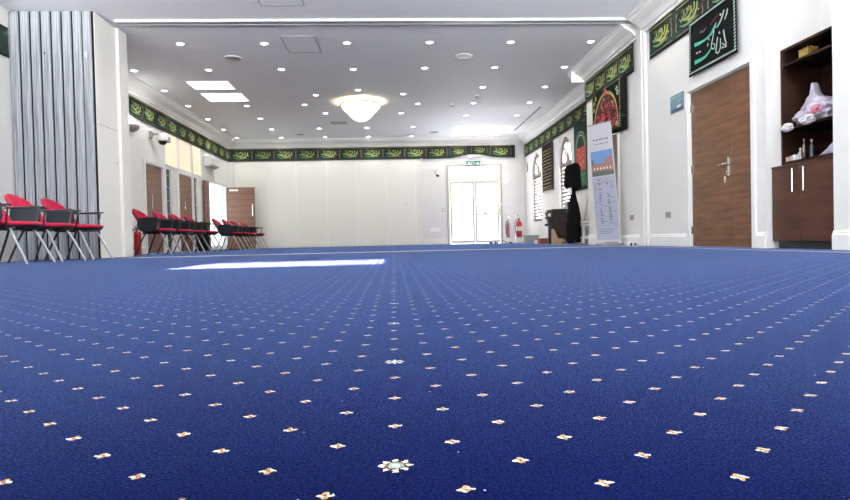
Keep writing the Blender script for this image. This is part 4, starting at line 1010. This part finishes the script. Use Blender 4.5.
for i, (y, w_, h_, mt, lb) in enumerate(((6.15, .05, .05, LTWOOD, 'tan small box at the left end of the cabinet top'), (6.10, .035, .055, GREYP, 'grey small box between a tan box and white jar'), (6.05, .035, .06, PAPER, 'white small box left of the bottles'))):
    b = MB().box(-.03, .03, -w_/2, w_/2, 0, h_).build('small_box', mt, loc=(4.21, y, LZ), bevel=.004); tag(b, lb, 'box')
t = thing('folded_cloth', 'heap of pale lilac folded cloth on the cabinet top at the right', 'cloth', (4.31, 5.64, LZ), RIGHT)
t2 = MB().grid(lambda u, v: ((u-.5)*.36, (v-.5)*.22, .002+.13*math.exp(-((u-.65)/.3)**2)*math.sin(PI*v)**.5*(1+.1*math.sin(20*u))*(.15+.85*min(1, u*1.6))), 24, 12)
t2.build('fabric', mat('lilac_cloth', (.38, .34, .44), .8), t, smooth=True, solid=.004)
# top wall slope shade: none; niche stays open above

# ------------------------------------------------------------------ light
W = bpy.data.worlds.new('World'); bpy.context.scene.world = W; W.use_nodes = True
bg = W.node_tree.nodes['Background']; bg.inputs[0].default_value = (.97, .985, 1, 1); 
wt = W.node_tree; wtc = wt.nodes.new('ShaderNodeTexCoord'); wsp = wt.nodes.new('ShaderNodeSeparateXYZ'); wr_ = wt.nodes.new('ShaderNodeMapRange')
wt.links.new(wtc.outputs['Generated'], wsp.inputs[0]); wt.links.new(wsp.outputs[2], wr_.inputs['Value'])
wr_.inputs['From Min'].default_value = -.08; wr_.inputs['From Max'].default_value = .08
wr_.inputs['To Min'].default_value = 1; wr_.inputs['To Max'].default_value = 0
wy_ = wt.nodes.new('ShaderNodeMapRange'); wt.links.new(wsp.outputs[1], wy_.inputs['Value'])
for a_, b_ in (('From Min', .1), ('From Max', -.1), ('To Min', 7), ('To Max', 27)): wy_.inputs[a_].default_value = b_
wN = NT(wt)      # open sky all round, brightness added below the rear horizon to lift the ceiling
wt.links.new(wN.m('ADD', wN.m('MULTIPLY', wr_.outputs['Result'], wy_.outputs['Result']), 3.6), bg.inputs[1])
def portal(loc, rot, sx, sy, e):
    o = lamp('window_daylight', 'AREA', loc, energy=e, color=(1, 1, 1), shape='RECTANGLE', size=sx, size_y=sy)
    o.rotation_euler = rot; o.data.cycles.is_portal = True
    return o
for a, b in wx: portal(((a+b)/2, -3.18, 1.8), (PI/2, 0, 0), b-a, 2.2, 10)
portal((2.78, D+.15, 1.3), (-PI/2, 0, 0), 1.7, 2.6, 10)
portal(((hx0+hx1)/2, (hy0+hy1)/2, HC+.14), (0, 0, 0), hx1-hx0, hy1-hy0, 10)
sun = lamp('sun', 'SUN', (0, 0, 10), energy=650, color=(1, .97, .92), angle=.009)
d = Vector((.12, -1.72, -3.57)); sun.rotation_euler = d.to_track_quat('-Z', 'Y').to_euler()

# ------------------------------------------------------------------ camera
cam = bpy.data.cameras.new('camera'); co = bpy.data.objects.new('camera', cam); col.objects.link(co)
Rv, Uv, Fv = Vector((0.99834743, -0.05275254, -0.02279443)), Vector((0.0236958, 0.01652469, 0.99958263)), Vector((0.05235386, 0.99847088, -0.0177474))
M = Matrix((Rv, Uv, -Fv)).transposed().to_4x4(); M.translation = Vector((0, 0, .18)); co.matrix_world = M
cam.sensor_width = 36; cam.lens = 600/850*36; cam.clip_start = .02; cam.clip_end = 200
sc = bpy.context.scene; sc.camera = co
sc.view_settings.view_transform = 'Standard'; sc.view_settings.look = 'None'; sc.view_settings.gamma = 1; sc.view_settings.exposure = 0.33
